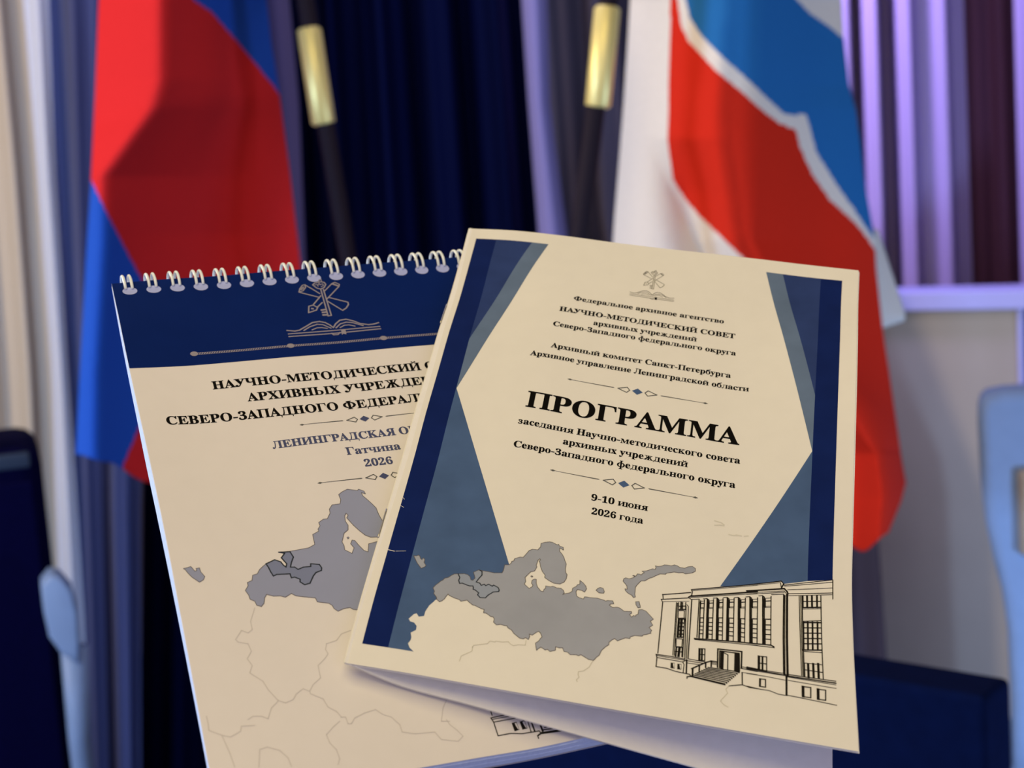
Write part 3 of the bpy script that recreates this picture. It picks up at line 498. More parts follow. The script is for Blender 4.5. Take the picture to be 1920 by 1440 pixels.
[68.54,29.95],[70.62,30.33],[73.15,32.46]]],[0.5,[[74.98,32.52],[77.09,30.59],[79.42,30.0],[81.7,30.54],[85.14,32.55]]],[0.45,[[66.07,32.65],[68.11,31.77],[69.84,31.8],[71.74,32.46]]],
[0.45,[[76.5,32.54],[78.38,31.53],[80.13,31.53],[82.09,32.47]]],[0.5,[[57.14,33.9],[73.7,33.76],[91.12,33.77]]],[0.5,[[57.05,35.27],[73.34,35.27],[91.11,35.04]]],[0.4,[[72.74,35.04],
[73.16,36.01],[74.88,36.06],[75.91,34.95]]]],"embF":[[[76.55,33.64],[78.18,33.68],[77.96,36.29],[76.88,35.84],[76.31,36.39]]],"aff_emb":[[0.48227,-0.00234],[0.02301,0.59138],[37.99448,
11.12754]],"nland":[[28.24,134.26],[27.03,135.16],[25.76,136.31],[24.86,137.75],[23.36,138.09],[22.77,140.05],[21.24,140.63],[21.2,141.88],[20.08,143.5],[20.74,145.31],[20.85,146.8],
[22.08,147.69],[22.38,149.2],[23.65,149.85],[24.67,148.75],[25.26,146.85],[26.12,145.62],[27.95,146.55],[29.95,146.7],[31.43,147.39],[33.52,146.26],[34.72,147.33],[36.26,147.78],[40.34,
148.86],[40.6,150.4],[43.89,151.37],[44.72,152.24],[45.03,153.54],[46.0,154.67],[48.03,153.99],[49.92,153.92],[50.76,154.75],[52.33,155.14],[60.69,156.95],[68.46,131.31],[64.76,130.32],
[61.77,130.84],[60.76,133.91],[59.63,133.21],[58.48,130.89],[57.69,128.89],[56.88,128.61],[56.1,130.0],[56.76,131.71],[55.59,133.79],[53.64,132.06],[53.82,130.48],[53.57,128.83],[55.04,
125.52],[56.63,124.38],[57.09,122.54],[56.63,120.82],[56.95,118.66],[57.64,117.65],[58.08,118.55],[57.39,119.55],[58.78,122.78],[60.3,125.47],[61.59,127.29],[63.08,128.33],[65.65,128.61],
[68.1,127.72],[69.02,124.29],[68.6,122.84],[68.01,119.7],[67.85,116.89],[66.83,114.77],[65.59,112.62],[64.79,111.37],[64.7,109.94],[65.87,110.67],[65.71,109.51],[64.18,108.44],[63.61,
108.93],[60.49,107.93],[58.49,108.79],[57.14,109.73],[57.25,112.01],[56.64,113.6],[53.98,113.66],[52.71,115.26],[52.54,116.91],[51.16,119.03],[49.86,119.0],[48.08,120.11],[48.19,121.51],
[47.25,122.74],[47.28,123.57],[45.1,124.62],[44.81,128.64],[42.65,129.68],[36.81,130.26],[33.04,130.23],[34.8,130.81],[33.39,132.49],[34.52,135.0],[34.04,136.24],[33.39,135.38],[32.86,
134.01],[31.19,133.02]],"nregion":[[28.24,134.26],[28.73,135.87],[29.02,137.45],[29.49,139.15],[30.62,138.67],[34.7,138.92],[34.78,140.48],[35.84,140.35],[37.29,141.32],[37.07,142.31],
[38.23,143.6],[39.98,143.22],[41.62,140.61],[42.72,139.47],[44.53,138.94],[44.84,137.94],[44.45,136.57],[41.85,135.95],[41.62,136.97],[39.32,136.92],[37.5,137.57],[36.68,136.57],[35.38,
136.41],[36.05,134.66],[37.12,132.69],[36.55,130.49],[33.04,130.23],[34.8,130.81],[33.39,132.49],[34.52,135.0],[34.04,136.24],[33.39,135.38],[32.86,134.01],[31.19,133.02]],"nisles":[[[3.29,
133.62],[4.3,133.46],[5.56,133.07],[6.02,133.86],[6.45,134.89],[7.08,134.7],[7.0,133.94],[8.03,133.78],[8.17,135.29],[9.06,137.11],[8.46,138.29],[7.16,139.0],[5.31,137.0],[4.38,135.44],
[3.8,134.16]],[[55.55,127.33],[56.02,127.18],[56.21,127.64],[55.67,127.89]]],"aff_bld":[[1.26482,-0.0117],[-0.02578,1.33096],[-28.1378,-53.5895]],"nborders":[[[21.61,150.08],[19.48,
154.61],[19.41,157.56],[17.99,158.54],[16.25,157.43],[14.01,160.32],[14.57,161.26],[17.29,162.23],[17.75,164.89],[16.1,167.22],[17.09,169.64],[15.92,171.99],[19.1,175.29],[19.96,178.2],
[22.03,182.13],[23.93,183.27],[26.23,182.56],[27.55,180.84],[29.76,179.54],[31.45,180.66],[31.51,181.51],[34.65,183.71],[35.43,186.62],[37.45,188.35],[38.41,190.44],[39.57,190.65],[39.76,
192.87],[40.69,193.04],[42.07,191.36],[45.27,190.27],[48.6,189.74],[50.32,191.71],[52.47,192.92],[54.2,195.71],[54.27,198.18],[57.66,199.34],[63.49,199.86],[64.71,202.53],[69.31,203.92],
[71.23,202.63],[69.94,200.21],[68.49,198.29],[68.0,196.54]],[[48.06,162.05],[45.06,162.79],[43.03,164.88],[39.83,165.58],[39.12,167.54],[39.51,169.07],[38.15,170.61],[35.72,172.55],
[35.49,176.81],[32.87,178.65],[31.45,180.66]],[[21.97,182.39],[19.72,184.19],[18.14,187.43],[16.49,186.33],[14.23,185.94],[12.69,186.74]],[[14.15,188.87],[10.53,188.49],[10.03,189.99],
[7.06,191.29],[4.95,190.38],[2.71,188.93],[1.69,188.23],[1.85,185.89],[1.74,183.76]],[[4.91,190.64],[6.01,196.06],[6.57,200.55]],[[12.85,201.74],[14.07,196.51],[16.21,196.12],[19.33,
197.75],[21.08,200.43],[21.45,203.09]],[[37.63,191.68],[35.65,192.96],[32.98,195.18],[33.31,197.92],[34.65,200.29],[34.9,203.23],[34.04,204.91]],[[69.84,190.42],[68.14,192.66],[66.4,
196.81],[68.81,197.24]]]}""")
# letter shapes: advance width and outlines (capital height 455)
GLYPHS = json.loads("""{"А":[437,[[[[-9,0],[-9,18],[9,21],[24,30],[36,47],[49,75],[206,466],[224,465],[384,87],[399,55],[411,34],[425,22],[443,18],[443,0],[229,0],[229,18],[270,25],[283,46],[281,59],[273,
81],[253,132],[103,132],[79,71],[77,65],[76,59],[75,53],[75,48],[87,26],[124,18],[128,18],[128,0]],[[113,161],[242,161],[177,319]]]]],"В":[443,[[[[16,0],[16,17],[45,22],[62,32],[72,
51],[75,82],[75,369],[73,394],[69,412],[62,425],[51,433],[36,437],[15,439],[15,455],[220,455],[297,449],[352,429],[385,396],[396,351],[389,313],[369,283],[335,261],[287,247],[344,231],
[385,206],[410,173],[418,132],[407,76],[371,35],[345,19],[314,9],[278,2],[238,0]],[[222,24],[259,30],[283,49],[296,81],[301,128],[295,176],[277,208],[245,225],[197,231],[182,231],[182,
65],[184,46],[190,33],[202,26]],[[182,252],[188,252],[234,257],[263,272],[279,301],[285,345],[281,385],[269,412],[248,428],[216,434],[198,432],[188,425],[183,412],[182,391]]]]],"Е":[442,
[[[[14,0],[14,17],[44,20],[62,30],[72,48],[75,78],[75,369],[72,405],[62,425],[44,435],[16,439],[16,455],[399,455],[399,320],[383,320],[369,373],[340,406],[295,424],[232,430],[213,430],
[200,428],[191,424],[186,417],[184,405],[183,388],[183,246],[193,246],[232,252],[259,269],[277,300],[288,345],[304,345],[304,118],[287,118],[282,154],[273,181],[259,201],[241,213],[216,
220],[185,222],[183,222],[183,67],[185,47],[192,35],[206,29],[230,28],[276,30],[313,39],[345,53],[371,75],[393,105],[411,143],[430,143],[402,0]]]]],"К":[511,[[[[16,0],[16,17],[45,22],
[63,32],[72,50],[75,81],[75,379],[72,406],[63,424],[45,434],[17,439],[17,455],[242,455],[242,439],[221,436],[205,432],[194,425],[187,415],[184,400],[183,379],[183,234],[321,373],[342,
398],[349,418],[334,434],[291,439],[291,455],[486,455],[486,439],[477,439],[447,434],[415,419],[381,395],[345,361],[271,285],[463,46],[475,34],[487,25],[501,20],[519,17],[519,0],[281,
0],[281,17],[294,18],[306,18],[315,19],[322,21],[331,27],[334,34],[329,47],[316,66],[199,214],[183,198],[183,81],[186,50],[195,32],[213,22],[242,17],[242,0]]]]],"М":[634,[[[[14,0],[14,
17],[43,22],[61,32],[72,50],[75,79],[75,382],[74,402],[71,416],[64,426],[53,432],[37,436],[15,439],[15,455],[185,455],[317,142],[449,455],[617,455],[617,439],[590,433],[573,423],[563,
405],[560,378],[560,85],[561,61],[565,43],[571,31],[582,23],[596,19],[617,17],[617,0],[396,0],[396,17],[417,20],[433,25],[443,32],[450,44],[453,61],[455,83],[455,399],[288,0],[270,0],
[105,389],[105,80],[109,48],[120,30],[139,20],[169,17],[169,0]]]]],"Н":[524,[[[[15,0],[15,17],[45,22],[62,32],[72,50],[75,81],[75,379],[71,406],[62,424],[44,434],[16,439],[16,455],[242,
455],[242,439],[220,436],[204,432],[193,425],[187,415],[183,400],[182,379],[182,251],[342,251],[342,379],[341,400],[337,415],[331,425],[320,432],[304,436],[282,439],[282,455],[507,455],
[507,439],[478,434],[461,424],[452,407],[449,379],[449,81],[452,52],[461,33],[478,22],[507,17],[507,0],[282,0],[282,17],[311,21],[329,31],[339,49],[342,81],[342,221],[182,221],[182,
81],[185,50],[194,32],[212,22],[242,17],[242,0]]]]],"О":[525,[[[[261,-11],[213,-6],[169,7],[129,29],[94,58],[66,93],[45,134],[32,179],[28,228],[32,276],[45,321],[66,362],[95,397],[130,
426],[170,448],[216,462],[265,466],[313,462],[357,448],[397,427],[431,399],[459,364],[481,323],[494,277],[498,228],[494,179],[481,134],[459,93],[430,58],[395,29],[355,7],[310,-6]],[[265,
12],[315,26],[351,66],[372,133],[379,228],[377,278],[371,321],[362,358],[348,389],[310,430],[260,443],[210,430],[174,389],[152,322],[145,228],[147,178],[153,135],[163,98],[177,67],[215,
26]]]]],"Р":[418,[[[[15,0],[15,17],[45,22],[62,32],[72,50],[75,81],[75,379],[71,406],[62,424],[44,434],[16,439],[16,455],[214,455],[253,454],[287,452],[315,447],[336,440],[366,422],
[390,398],[404,367],[409,332],[398,280],[367,240],[343,225],[314,214],[281,208],[242,206],[182,206],[182,81],[185,50],[194,32],[212,22],[242,17],[242,0]],[[182,230],[201,230],[244,235],
[272,253],[287,283],[292,329],[288,375],[275,406],[252,425],[216,431],[199,429],[189,424],[184,414],[182,398]]]]],"С":[468,[[[[257,-11],[224,-9],[193,-3],[164,6],[137,20],[91,56],[56,
104],[43,132],[34,162],[28,194],[26,228],[28,262],[34,294],[43,323],[56,351],[92,399],[139,435],[166,448],[195,458],[226,464],[259,465],[309,459],[367,440],[377,436],[388,435],[408,
443],[419,465],[437,465],[437,308],[420,308],[392,364],[356,407],[313,434],[265,443],[212,430],[174,389],[151,321],[144,226],[152,138],[177,74],[219,36],[278,24],[318,29],[358,45],[395,
71],[428,106],[447,89],[409,45],[365,14],[314,-5]]]]],"Т":[423,[[[[92,0],[92,17],[123,21],[142,31],[152,50],[156,81],[156,433],[149,433],[102,426],[65,403],[41,367],[29,318],[11,318],
[11,455],[410,455],[410,317],[394,317],[381,368],[357,404],[319,426],[269,433],[263,433],[263,81],[267,49],[276,30],[296,21],[328,17],[328,0]]]]],"Х":[471,[[[[11,0],[11,17],[53,30],
[90,66],[193,208],[78,386],[62,409],[47,425],[33,435],[16,439],[14,439],[14,455],[244,455],[244,439],[229,439],[200,433],[190,415],[193,404],[201,388],[265,289],[322,373],[335,396],
[339,414],[328,432],[293,439],[293,455],[458,455],[458,439],[455,439],[427,435],[403,423],[380,403],[357,373],[281,265],[413,57],[425,40],[436,28],[448,20],[461,17],[464,17],[464,0],
[238,0],[238,17],[243,17],[278,23],[290,41],[286,57],[275,79],[210,183],[138,81],[128,62],[124,45],[137,24],[174,17],[174,0]]]]],"а":[344,[[[[255,-10],[216,1],[200,35],[151,2],[95,-9],
[64,-4],[40,11],[25,34],[20,63],[31,104],[63,136],[88,150],[119,164],[156,177],[199,190],[199,241],[196,266],[187,282],[171,292],[148,296],[115,290],[104,274],[106,268],[113,257],[121,
243],[123,231],[120,215],[110,202],[95,194],[77,191],[59,194],[45,203],[36,218],[33,236],[37,259],[49,278],[69,295],[95,308],[126,316],[162,318],[223,312],[263,292],[285,259],[293,210],
[293,62],[293,48],[295,40],[298,36],[304,34],[312,36],[320,42],[329,28],[294,-1]],[[151,34],[162,35],[174,41],[187,50],[199,63],[199,169],[138,139],[118,84],[126,46]]]]],"е":[301,[[[[154,
-10],[117,-5],[85,10],[58,35],[37,69],[24,109],[19,157],[24,201],[38,240],[59,273],[87,298],[120,313],[157,318],[209,309],[249,280],[274,234],[283,173],[283,166],[117,166],[123,112],
[138,73],[164,50],[199,42],[237,53],[270,86],[285,73],[258,36],[228,11],[193,-5]],[[116,192],[201,192],[201,215],[199,252],[193,277],[181,292],[161,297],[127,274],[116,203]]]]],"о":[336,
[[[[169,-10],[127,-5],[90,11],[60,37],[38,70],[24,110],[19,154],[24,199],[38,239],[60,272],[90,297],[127,313],[168,318],[209,313],[245,298],[275,273],[298,240],[312,200],[317,154],[312,
108],[298,69],[275,36],[245,11],[210,-5]],[[169,11],[193,18],[209,39],[214,56],[217,81],[219,114],[220,154],[217,227],[208,271],[192,292],[169,299],[144,292],[128,271],[120,227],[117,
154],[118,114],[120,82],[123,56],[128,39],[144,18]]]]],"р":[372,[[[[17,-139],[17,-124],[31,-122],[40,-117],[47,-110],[50,-101],[52,-86],[52,-64],[52,243],[51,269],[46,283],[37,291],
[19,295],[19,310],[143,310],[143,263],[180,305],[230,319],[264,314],[293,298],[317,274],[335,241],[346,203],[350,160],[346,113],[334,72],[316,38],[291,12],[261,-5],[227,-10],[183,1],
[148,32],[148,-58],[149,-81],[152,-99],[158,-110],[167,-118],[180,-121],[197,-123],[197,-139]],[[195,28],[222,36],[239,59],[249,99],[253,154],[250,208],[241,248],[225,270],[199,278],
[171,267],[148,235],[148,69],[167,38]]]]],"с":[294,[[[[156,-10],[119,-5],[87,11],[59,35],[38,68],[24,106],[19,150],[25,196],[40,237],[64,271],[96,297],[133,313],[175,319],[218,314],
[250,298],[271,275],[277,245],[275,228],[266,215],[253,207],[236,204],[206,216],[196,251],[196,256],[197,261],[197,266],[197,271],[190,290],[169,297],[144,290],[126,269],[116,235],[112,
187],[118,123],[137,76],[166,48],[204,38],[239,47],[271,72],[285,60],[258,30],[227,8],[193,-6]]]]],"у":[300,[[[[52,-140],[29,-137],[10,-125],[-3,-107],[-7,-84],[-4,-67],[5,-53],[18,
-43],[36,-40],[51,-42],[64,-49],[72,-61],[75,-76],[74,-79],[74,-81],[74,-84],[74,-87],[77,-96],[86,-99],[99,-92],[114,-74],[122,-60],[129,-44],[135,-26],[140,-5],[36,251],[30,264],[25,
275],[19,283],[15,287],[8,292],[-3,293],[-5,293],[-5,310],[162,310],[162,293],[146,292],[136,289],[130,284],[128,275],[129,271],[130,267],[131,262],[133,257],[185,119],[230,241],[234,
251],[236,260],[237,267],[238,274],[236,284],[229,289],[219,292],[203,293],[203,310],[300,310],[300,293],[287,290],[277,281],[268,265],[259,242],[162,-24],[145,-65],[129,-96],[113,-117],
[95,-131],[76,-138]]]]],"х":[319,[[[[5,0],[5,15],[34,29],[62,56],[123,136],[43,263],[24,285],[4,293],[4,310],[169,310],[169,294],[147,291],[140,280],[143,272],[149,260],[183,206],[224,
257],[232,268],[234,279],[232,286],[227,290],[217,293],[201,294],[201,310],[311,310],[311,296],[283,283],[254,254],[198,184],[291,36],[297,28],[303,21],[310,17],[319,15],[319,0],[155,
0],[155,16],[168,17],[178,19],[184,24],[185,30],[182,43],[173,59],[138,114],[97,61],[88,46],[85,34],[92,20],[114,15],[118,15],[118,0]]]]],"0":[375,[[[[188,-7],[133,1],[91,23],[60,58],
[39,106],[32,134],[27,163],[24,196],[23,230],[24,265],[27,297],[32,327],[39,354],[60,401],[91,435],[133,457],[189,464],[242,457],[283,435],[314,400],[336,353],[343,326],[348,296],[352,
265],[353,229],[352,195],[348,163],[343,133],[336,105],[314,58],[283,23],[241,1]],[[188,35],[219,48],[237,87],[242,115],[246,148],[248,186],[248,229],[248,273],[246,311],[242,344],[237,
372],[219,410],[189,423],[157,410],[139,372],[134,344],[130,311],[128,273],[127,229],[128,186],[130,148],[134,115],[139,87],[157,48]]]]],"1":[376,[[[[65,0],[65,34],[120,34],[135,36],
[146,43],[152,55],[154,75],[154,397],[130,371],[108,349],[87,335],[67,330],[52,333],[40,343],[31,358],[28,378],[50,384],[74,393],[101,407],[132,427],[179,460],[254,460],[254,75],[256,
58],[261,45],[271,36],[288,34],[343,34],[343,0]]]]],"2":[375,[[[[24,0],[24,66],[123,163],[160,201],[187,234],[206,265],[218,293],[224,323],[226,354],[223,387],[212,408],[196,421],[174,
425],[145,418],[126,397],[116,363],[112,314],[77,318],[50,329],[32,349],[26,378],[30,400],[43,421],[63,438],[92,453],[129,461],[174,464],[240,457],[288,435],[318,402],[328,358],[326,
336],[319,314],[308,292],[291,268],[268,241],[238,210],[201,174],[154,132],[87,71],[244,71],[263,74],[279,82],[292,96],[300,115],[305,135],[345,135],[341,0]]]]],"6":[376,[[[[197,-7],
[150,-1],[109,17],[76,47],[51,89],[42,115],[35,144],[32,176],[30,212],[33,263],[42,310],[57,353],[77,391],[104,421],[137,445],[176,459],[222,464],[261,462],[291,455],[313,443],[329,
429],[338,412],[340,393],[336,375],[322,359],[298,348],[260,344],[259,363],[256,382],[251,400],[243,414],[232,423],[216,427],[180,415],[152,383],[142,358],[134,329],[128,295],[125,257],
[141,265],[161,273],[186,279],[218,281],[273,272],[315,246],[343,204],[352,148],[349,116],[342,86],[330,59],[313,36],[291,18],[264,5],[233,-4]],[[199,36],[222,42],[239,61],[251,94],
[255,141],[250,187],[238,218],[219,236],[193,242],[174,240],[154,232],[137,222],[125,211],[127,168],[131,132],[137,101],[147,77],[170,46]]]]],"9":[375,[[[[152,-7],[116,-4],[88,4],[67,
16],[53,32],[45,49],[42,66],[44,79],[50,90],[61,97],[75,102],[87,76],[103,53],[126,39],[156,34],[194,46],[223,80],[242,138],[251,220],[234,202],[212,189],[186,180],[155,177],[103,185],
[60,210],[33,252],[24,309],[28,352],[42,391],[64,421],[95,445],[133,459],[177,464],[223,458],[264,442],[298,414],[323,372],[333,347],[340,317],[344,285],[345,249],[343,198],[334,150],
[321,106],[301,69],[274,37],[241,13],[200,-2]],[[184,223],[206,225],[224,234],[239,248],[251,265],[249,304],[245,336],[239,363],[231,385],[209,413],[181,421],[156,414],[137,394],[125,
360],[121,313],[137,245]]]]],"-":[230,[[[[25,125],[205,125],[205,170],[25,170]]]]]," ":[185,[]],"П":[524,[[[[65,0],[165,0],[165,455],[65,455]]],[[[15,0],[215,0],[215,19],[173,27],[165,
44],[65,44],[57,27],[15,19]]],[[[15,455],[15,436],[57,428],[65,411],[165,411],[173,428],[215,436],[215,455]]],[[[360,0],[460,0],[460,455],[360,455]]],[[[310,0],[510,0],[510,19],[468,
27],[460,44],[360,44],[352,27],[310,19]]],[[[310,455],[310,436],[352,428],[360,411],[460,411],[468,428],[510,436],[510,455]]],[[[15,433],[510,433],[510,455],[15,455]]]]],"Г":[420,[[[[65,
0],[165,0],[165,455],[65,455]]],[[[15,0],[215,0],[215,19],[173,27],[165,44],[65,44],[57,27],[15,19]]],[[[15,455],[15,436],[57,428],[65,411],[165,411],[173,428],[215,436],[215,455]]],
[[[100,455],[400,455],[405,320],[385,320],[372,385],[350,418],[310,433],[100,433]]]]],"Л":[505,[[[[345,0],[445,0],[445,455],[345,455]]],[[[295,0],[495,0],[495,19],[453,27],[445,44],
[345,44],[337,27],[295,19]]],[[[110,433],[495,433],[495,455],[110,455]]],[[[160,440],[150,250],[132,125],[108,60],[80,38],[70,60],[50,80],[22,70],[10,42],[22,8],[55,-10],[100,0],[140,
45],[165,120],[180,240],[188,440]]]]],"Д":[520,[[[[330,10],[430,10],[430,445],[330,445]]],[[[120,433],[480,433],[480,455],[120,455]]],[[[12,0],[508,0],[508,26],[12,26]]],[[[12,-95],
[34,-95],[34,10],[12,10]]],[[[486,-95],[508,-95],[508,10],[486,10]]],[[[160,440],[152,250],[125,110],[75,20],[125,20],[165,110],[182,250],[188,440]]]]],"И":[524,[[[[65,0],[165,0],[165,
455],[65,455]]],[[[15,0],[215,0],[215,19],[173,27],[165,44],[65,44],[57,27],[15,19]]],[[[15,455],[15,436],[57,428],[65,411],[165,411],[173,428],[215,436],[215,455]]],[[[360,0],[460,
0],[460,455],[360,455]]],[[[310,0],[510,0],[510,19],[468,27],[460,44],[360,44],[352,27],[310,19]]],[[[310,455],[310,436],[352,428],[360,411],[460,411],[468,428],[510,436],[510,455]]],
[[[160,55],[160,110],[365,400],[365,345]]]]],"Й":[524,[[[[65,0],[165,0],[165,455],[65,455]]],[[[15,0],[215,0],[215,19],[173,27],[165,44],[65,44],[57,27],[15,19]]],[[[15,455],[15,436],
[57,428],[65,411],[165,411],[173,428],[215,436],[215,455]]],[[[360,0],[460,0],[460,455],[360,455]]],[[[310,0],[510,0],[510,19],[468,27],[460,44],[360,44],[352,27],[310,19]]],[[[310,
455],[310,436],[352,428],[360,411],[460,411],[468,428],[510,436],[510,455]]],[[[160,55],[160,110],[365,400],[365,345]]],[[[167,555],[172,532],[185,511],[206,494],[233,484],[262,480],
[291,484],[318,494],[339,511],[352,532],[357,555],[317,560],[314,546],[306,534],[294,524],[279,517],[262,515],[245,517],[230,524],[218,534],[210,546],[207,560]]]]],"Ж":[690,[[[[295,
0],[395,0],[395,455],[295,455]]],[[[245,0],[445,0],[445,19],[403,27],[395,44],[295,44],[287,27],[245,19]]],[[[245,455],[245,436],[287,428],[295,411],[395,411],[403,428],[445,436],[445,
455]]],[[[385,215],[380,245],[470,345],[515,437],[560,437],[505,330],[430,235]]],[[[385,250],[460,262],[640,15],[530,15]]],[[[500,0],[668,0],[668,19],[500,19]]],[[[480,436],[620,436],
[620,455],[480,455]]],[[[305,215],[310,245],[220,345],[175,437],[130,437],[185,330],[260,235]]],[[[305,250],[230,262],[50,15],[160,15]]],[[[190,0],[22,0],[22,19],[190,19]]],[[[210,436],
[70,436],[70,455],[210,455]]]]],"З":[375,[[[[163,-7],[117,-4],[81,5],[53,17],[34,33],[23,52],[19,71],[23,92],[36,108],[54,117],[76,120],[82,85],[99,59],[125,44],[158,38],[180,40],[199,
47],[216,58],[230,75],[238,100],[241,133],[234,166],[214,193],[181,211],[137,217],[95,217],[95,257],[140,257],[178,263],[204,283],[220,312],[225,350],[221,382],[211,405],[193,420],[169,
425],[148,421],[133,411],[122,394],[116,373],[113,350],[111,326],[75,329],[47,340],[30,357],[24,383],[34,414],[62,440],[108,458],[173,464],[237,457],[286,437],[317,404],[328,360],[320,
320],[298,287],[265,263],[225,244],[252,238],[279,227],[305,212],[326,192],[340,166],[345,132],[341,96],[329,67],[312,42],[288,24],[261,10],[230,1],[197,-5]]]]],"У":[440,[[[[84,0],[51,
3],[24,15],[6,33],[0,56],[4,73],[17,87],[36,98],[61,101],[82,99],[101,92],[112,79],[116,64],[115,61],[115,59],[115,56],[115,53],[119,44],[132,41],[151,48],[172,66],[183,80],[193,97],
[202,115],[209,136],[61,395],[53,408],[46,419],[37,427],[31,431],[21,436],[6,437],[3,437],[3,454],[240,454],[240,437],[217,436],[203,433],[195,428],[192,419],[193,415],[195,411],[196,
406],[199,401],[273,261],[337,384],[342,395],[345,404],[347,411],[348,418],[345,428],[335,433],[321,436],[298,437],[298,454],[436,454],[436,437],[418,434],[403,425],[391,409],[378,385],
[240,117],[216,75],[193,44],[170,23],[145,9],[118,2]]]]],"Ч":[490,[[[[320,0],[420,0],[420,455],[320,455]]],[[[270,0],[470,0],[470,19],[428,27],[420,44],[320,44],[312,27],[270,19]]],
[[[270,455],[270,436],[312,428],[320,411],[420,411],[428,428],[470,436],[470,455]]],[[[10,436],[205,436],[205,455],[10,455]]],[[[60,440],[60,275],[85,215],[150,185],[230,185],[325,210],
[325,240],[250,220],[195,226],[165,255],[158,300],[158,440]]]]],"Ф":[600,[[[[250,0],[350,0],[350,455],[250,455]]],[[[200,0],[400,0],[400,19],[358,27],[350,44],[250,44],[242,27],[200,
19]]],[[[200,455],[200,436],[242,428],[250,411],[350,411],[358,428],[400,436],[400,455]]],[[[575,228],[568,265],[548,301],[515,333],[471,359],[419,379],[361,392],[300,396],[239,392],
[181,379],[129,359],[85,333],[52,301],[32,265],[25,228],[32,191],[52,155],[85,123],[129,97],[181,77],[239,64],[300,60],[361,64],[419,77],[471,97],[515,123],[548,155],[568,191]],[[472,
228],[468,260],[455,290],[434,317],[407,339],[375,356],[338,366],[300,370],[262,366],[225,356],[193,339],[166,317],[145,290],[132,260],[128,228],[132,196],[145,166],[166,139],[193,117],
[225,100],[262,90],[300,86],[338,90],[375,100],[407,117],[434,139],[455,166],[468,196]]]]],"Ь":[430,[[[[65,0],[165,0],[165,455],[65,455]]],[[[15,0],[215,0],[215,19],[173,27],[165,44],
[65,44],[57,27],[15,19]]],[[[15,455],[15,436],[57,428],[65,411],[165,411],[173,428],[215,436],[215,455]]],[[[160,0],[235,0],[281,4],[324,17],[361,37],[389,64],[407,95],[413,128],[407,
161],[389,192],[361,219],[324,239],[281,252],[235,256],[160,256],[160,234],[235,234],[255,230],[274,220],[290,203],[303,181],[310,155],[313,128],[310,101],[303,75],[290,53],[274,36],
[255,26],[235,22],[160,22]]]]],"Ы":[680,[[[[65,0],[165,0],[165,455],[65,455]]],[[[15,0],[215,0],[215,19],[173,27],[165,44],[65,44],[57,27],[15,19]]],[[[15,455],[15,436],[57,428],[65,
411],[165,411],[173,428],[215,436],[215,455]]],[[[160,0],[235,0],[281,4],[324,17],[361,37],[389,64],[407,95],[413,128],[407,161],[389,192],[361,219],[324,239],[281,252],[235,256],[160,
256],[160,234],[235,234],[255,230],[274,220],[290,203],[303,181],[310,155],[313,128],[310,101],[303,75],[290,53],[274,36],[255,26],[235,22],[160,22]]],[[[520,0],[620,0],[620,455],[520,
455]]],[[[470,0],[670,0],[670,19],[628,27],[620,44],[520,44],[512,27],[470,19]]],[[[470,455],[470,436],[512,428],[520,411],[620,411],[628,428],[670,436],[670,455]]]]],"Б":[440,[[[[65,
0],[165,0],[165,455],[65,455]]],[[[15,0],[215,0],[215,19],[173,27],[165,44],[65,44],[57,27],[15,19]]],[[[15,455],[385,455],[390,335],[370,335],[355,395],[330,420],[290,433],[15,433]]],
[[[160,0],[235,0],[281,4],[324,17],[361,37],[389,64],[407,95],[413,128],[407,161],[389,192],[361,219],[324,239],[281,252],[235,256],[160,256],[160,234],[235,234],[255,230],[274,220],
[290,203],[303,181],[310,155],[313,128],[310,101],[303,75],[290,53],[274,36],[255,26],[235,22],[160,22]]]]],"Я":[473,[[[[475,0],[475,17],[445,22],[428,32],[418,50],[415,81],[415,379],
[419,406],[428,424],[446,434],[474,439],[474,455],[273,455],[226,453],[185,448],[151,439],[123,426],[85,388],[73,334],[79,296],[98,265],[130,241],[175,224],[58,50],[47,36],[38,26],[27,
19],[12,17],[10,17],[10,0],[152,0],[289,212],[308,212],[308,81],[305,50],[296,32],[278,22],[248,17],[248,0]],[[308,234],[287,234],[241,240],[210,258],[192,290],[186,336],[191,378],[206,
407],[231,425],[266,431],[288,429],[300,422],[306,409],[308,385]]]]],"в":[354,[[[[13,0],[13,12],[36,15],[50,22],[58,35],[60,56],[60,251],[58,268],[55,281],[50,290],[41,295],[29,298],
[12,299],[12,310],[176,310],[238,306],[282,292],[308,270],[317,239],[311,213],[295,193],[268,178],[230,168],[275,157],[308,140],[328,118],[334,90],[326,52],[297,24],[276,13],[251,6],
[222,1],[190,0]],[[178,16],[207,20],[226,33],[237,55],[241,87],[236,120],[222,142],[196,153],[158,157],[146,157],[146,44],[147,31],[152,22],[162,18]],[[146,172],[150,172],[187,175],
[210,185],[223,205],[228,235],[225,262],[215,281],[198,292],[173,296],[158,294],[150,290],[146,281],[146,266]]]]],"г":[336,[[[[52,0],[132,0],[132,310],[52,310]]],[[[12,0],[172,0],[172,
13],[138,18],[132,30],[52,30],[46,18],[12,13]]],[[[12,310],[12,297],[46,292],[52,280],[132,280],[138,292],[172,297],[172,310]]],[[[80,310],[320,310],[324,218],[308,218],[298,262],[280,
285],[248,295],[80,295]]]]],"д":[416,[[[[264,7],[344,7],[344,303],[264,303]]],[[[96,295],[384,295],[384,310],[96,310]]],[[[10,0],[406,0],[406,18],[10,18]]],[[[10,-65],[27,-65],[27,7],
[10,7]]],[[[389,-65],[406,-65],[406,7],[389,7]]],[[[128,300],[122,170],[100,75],[60,14],[100,14],[132,75],[146,170],[150,300]]]]],"ж":[552,[[[[236,0],[316,0],[316,310],[236,310]]],[[[196,
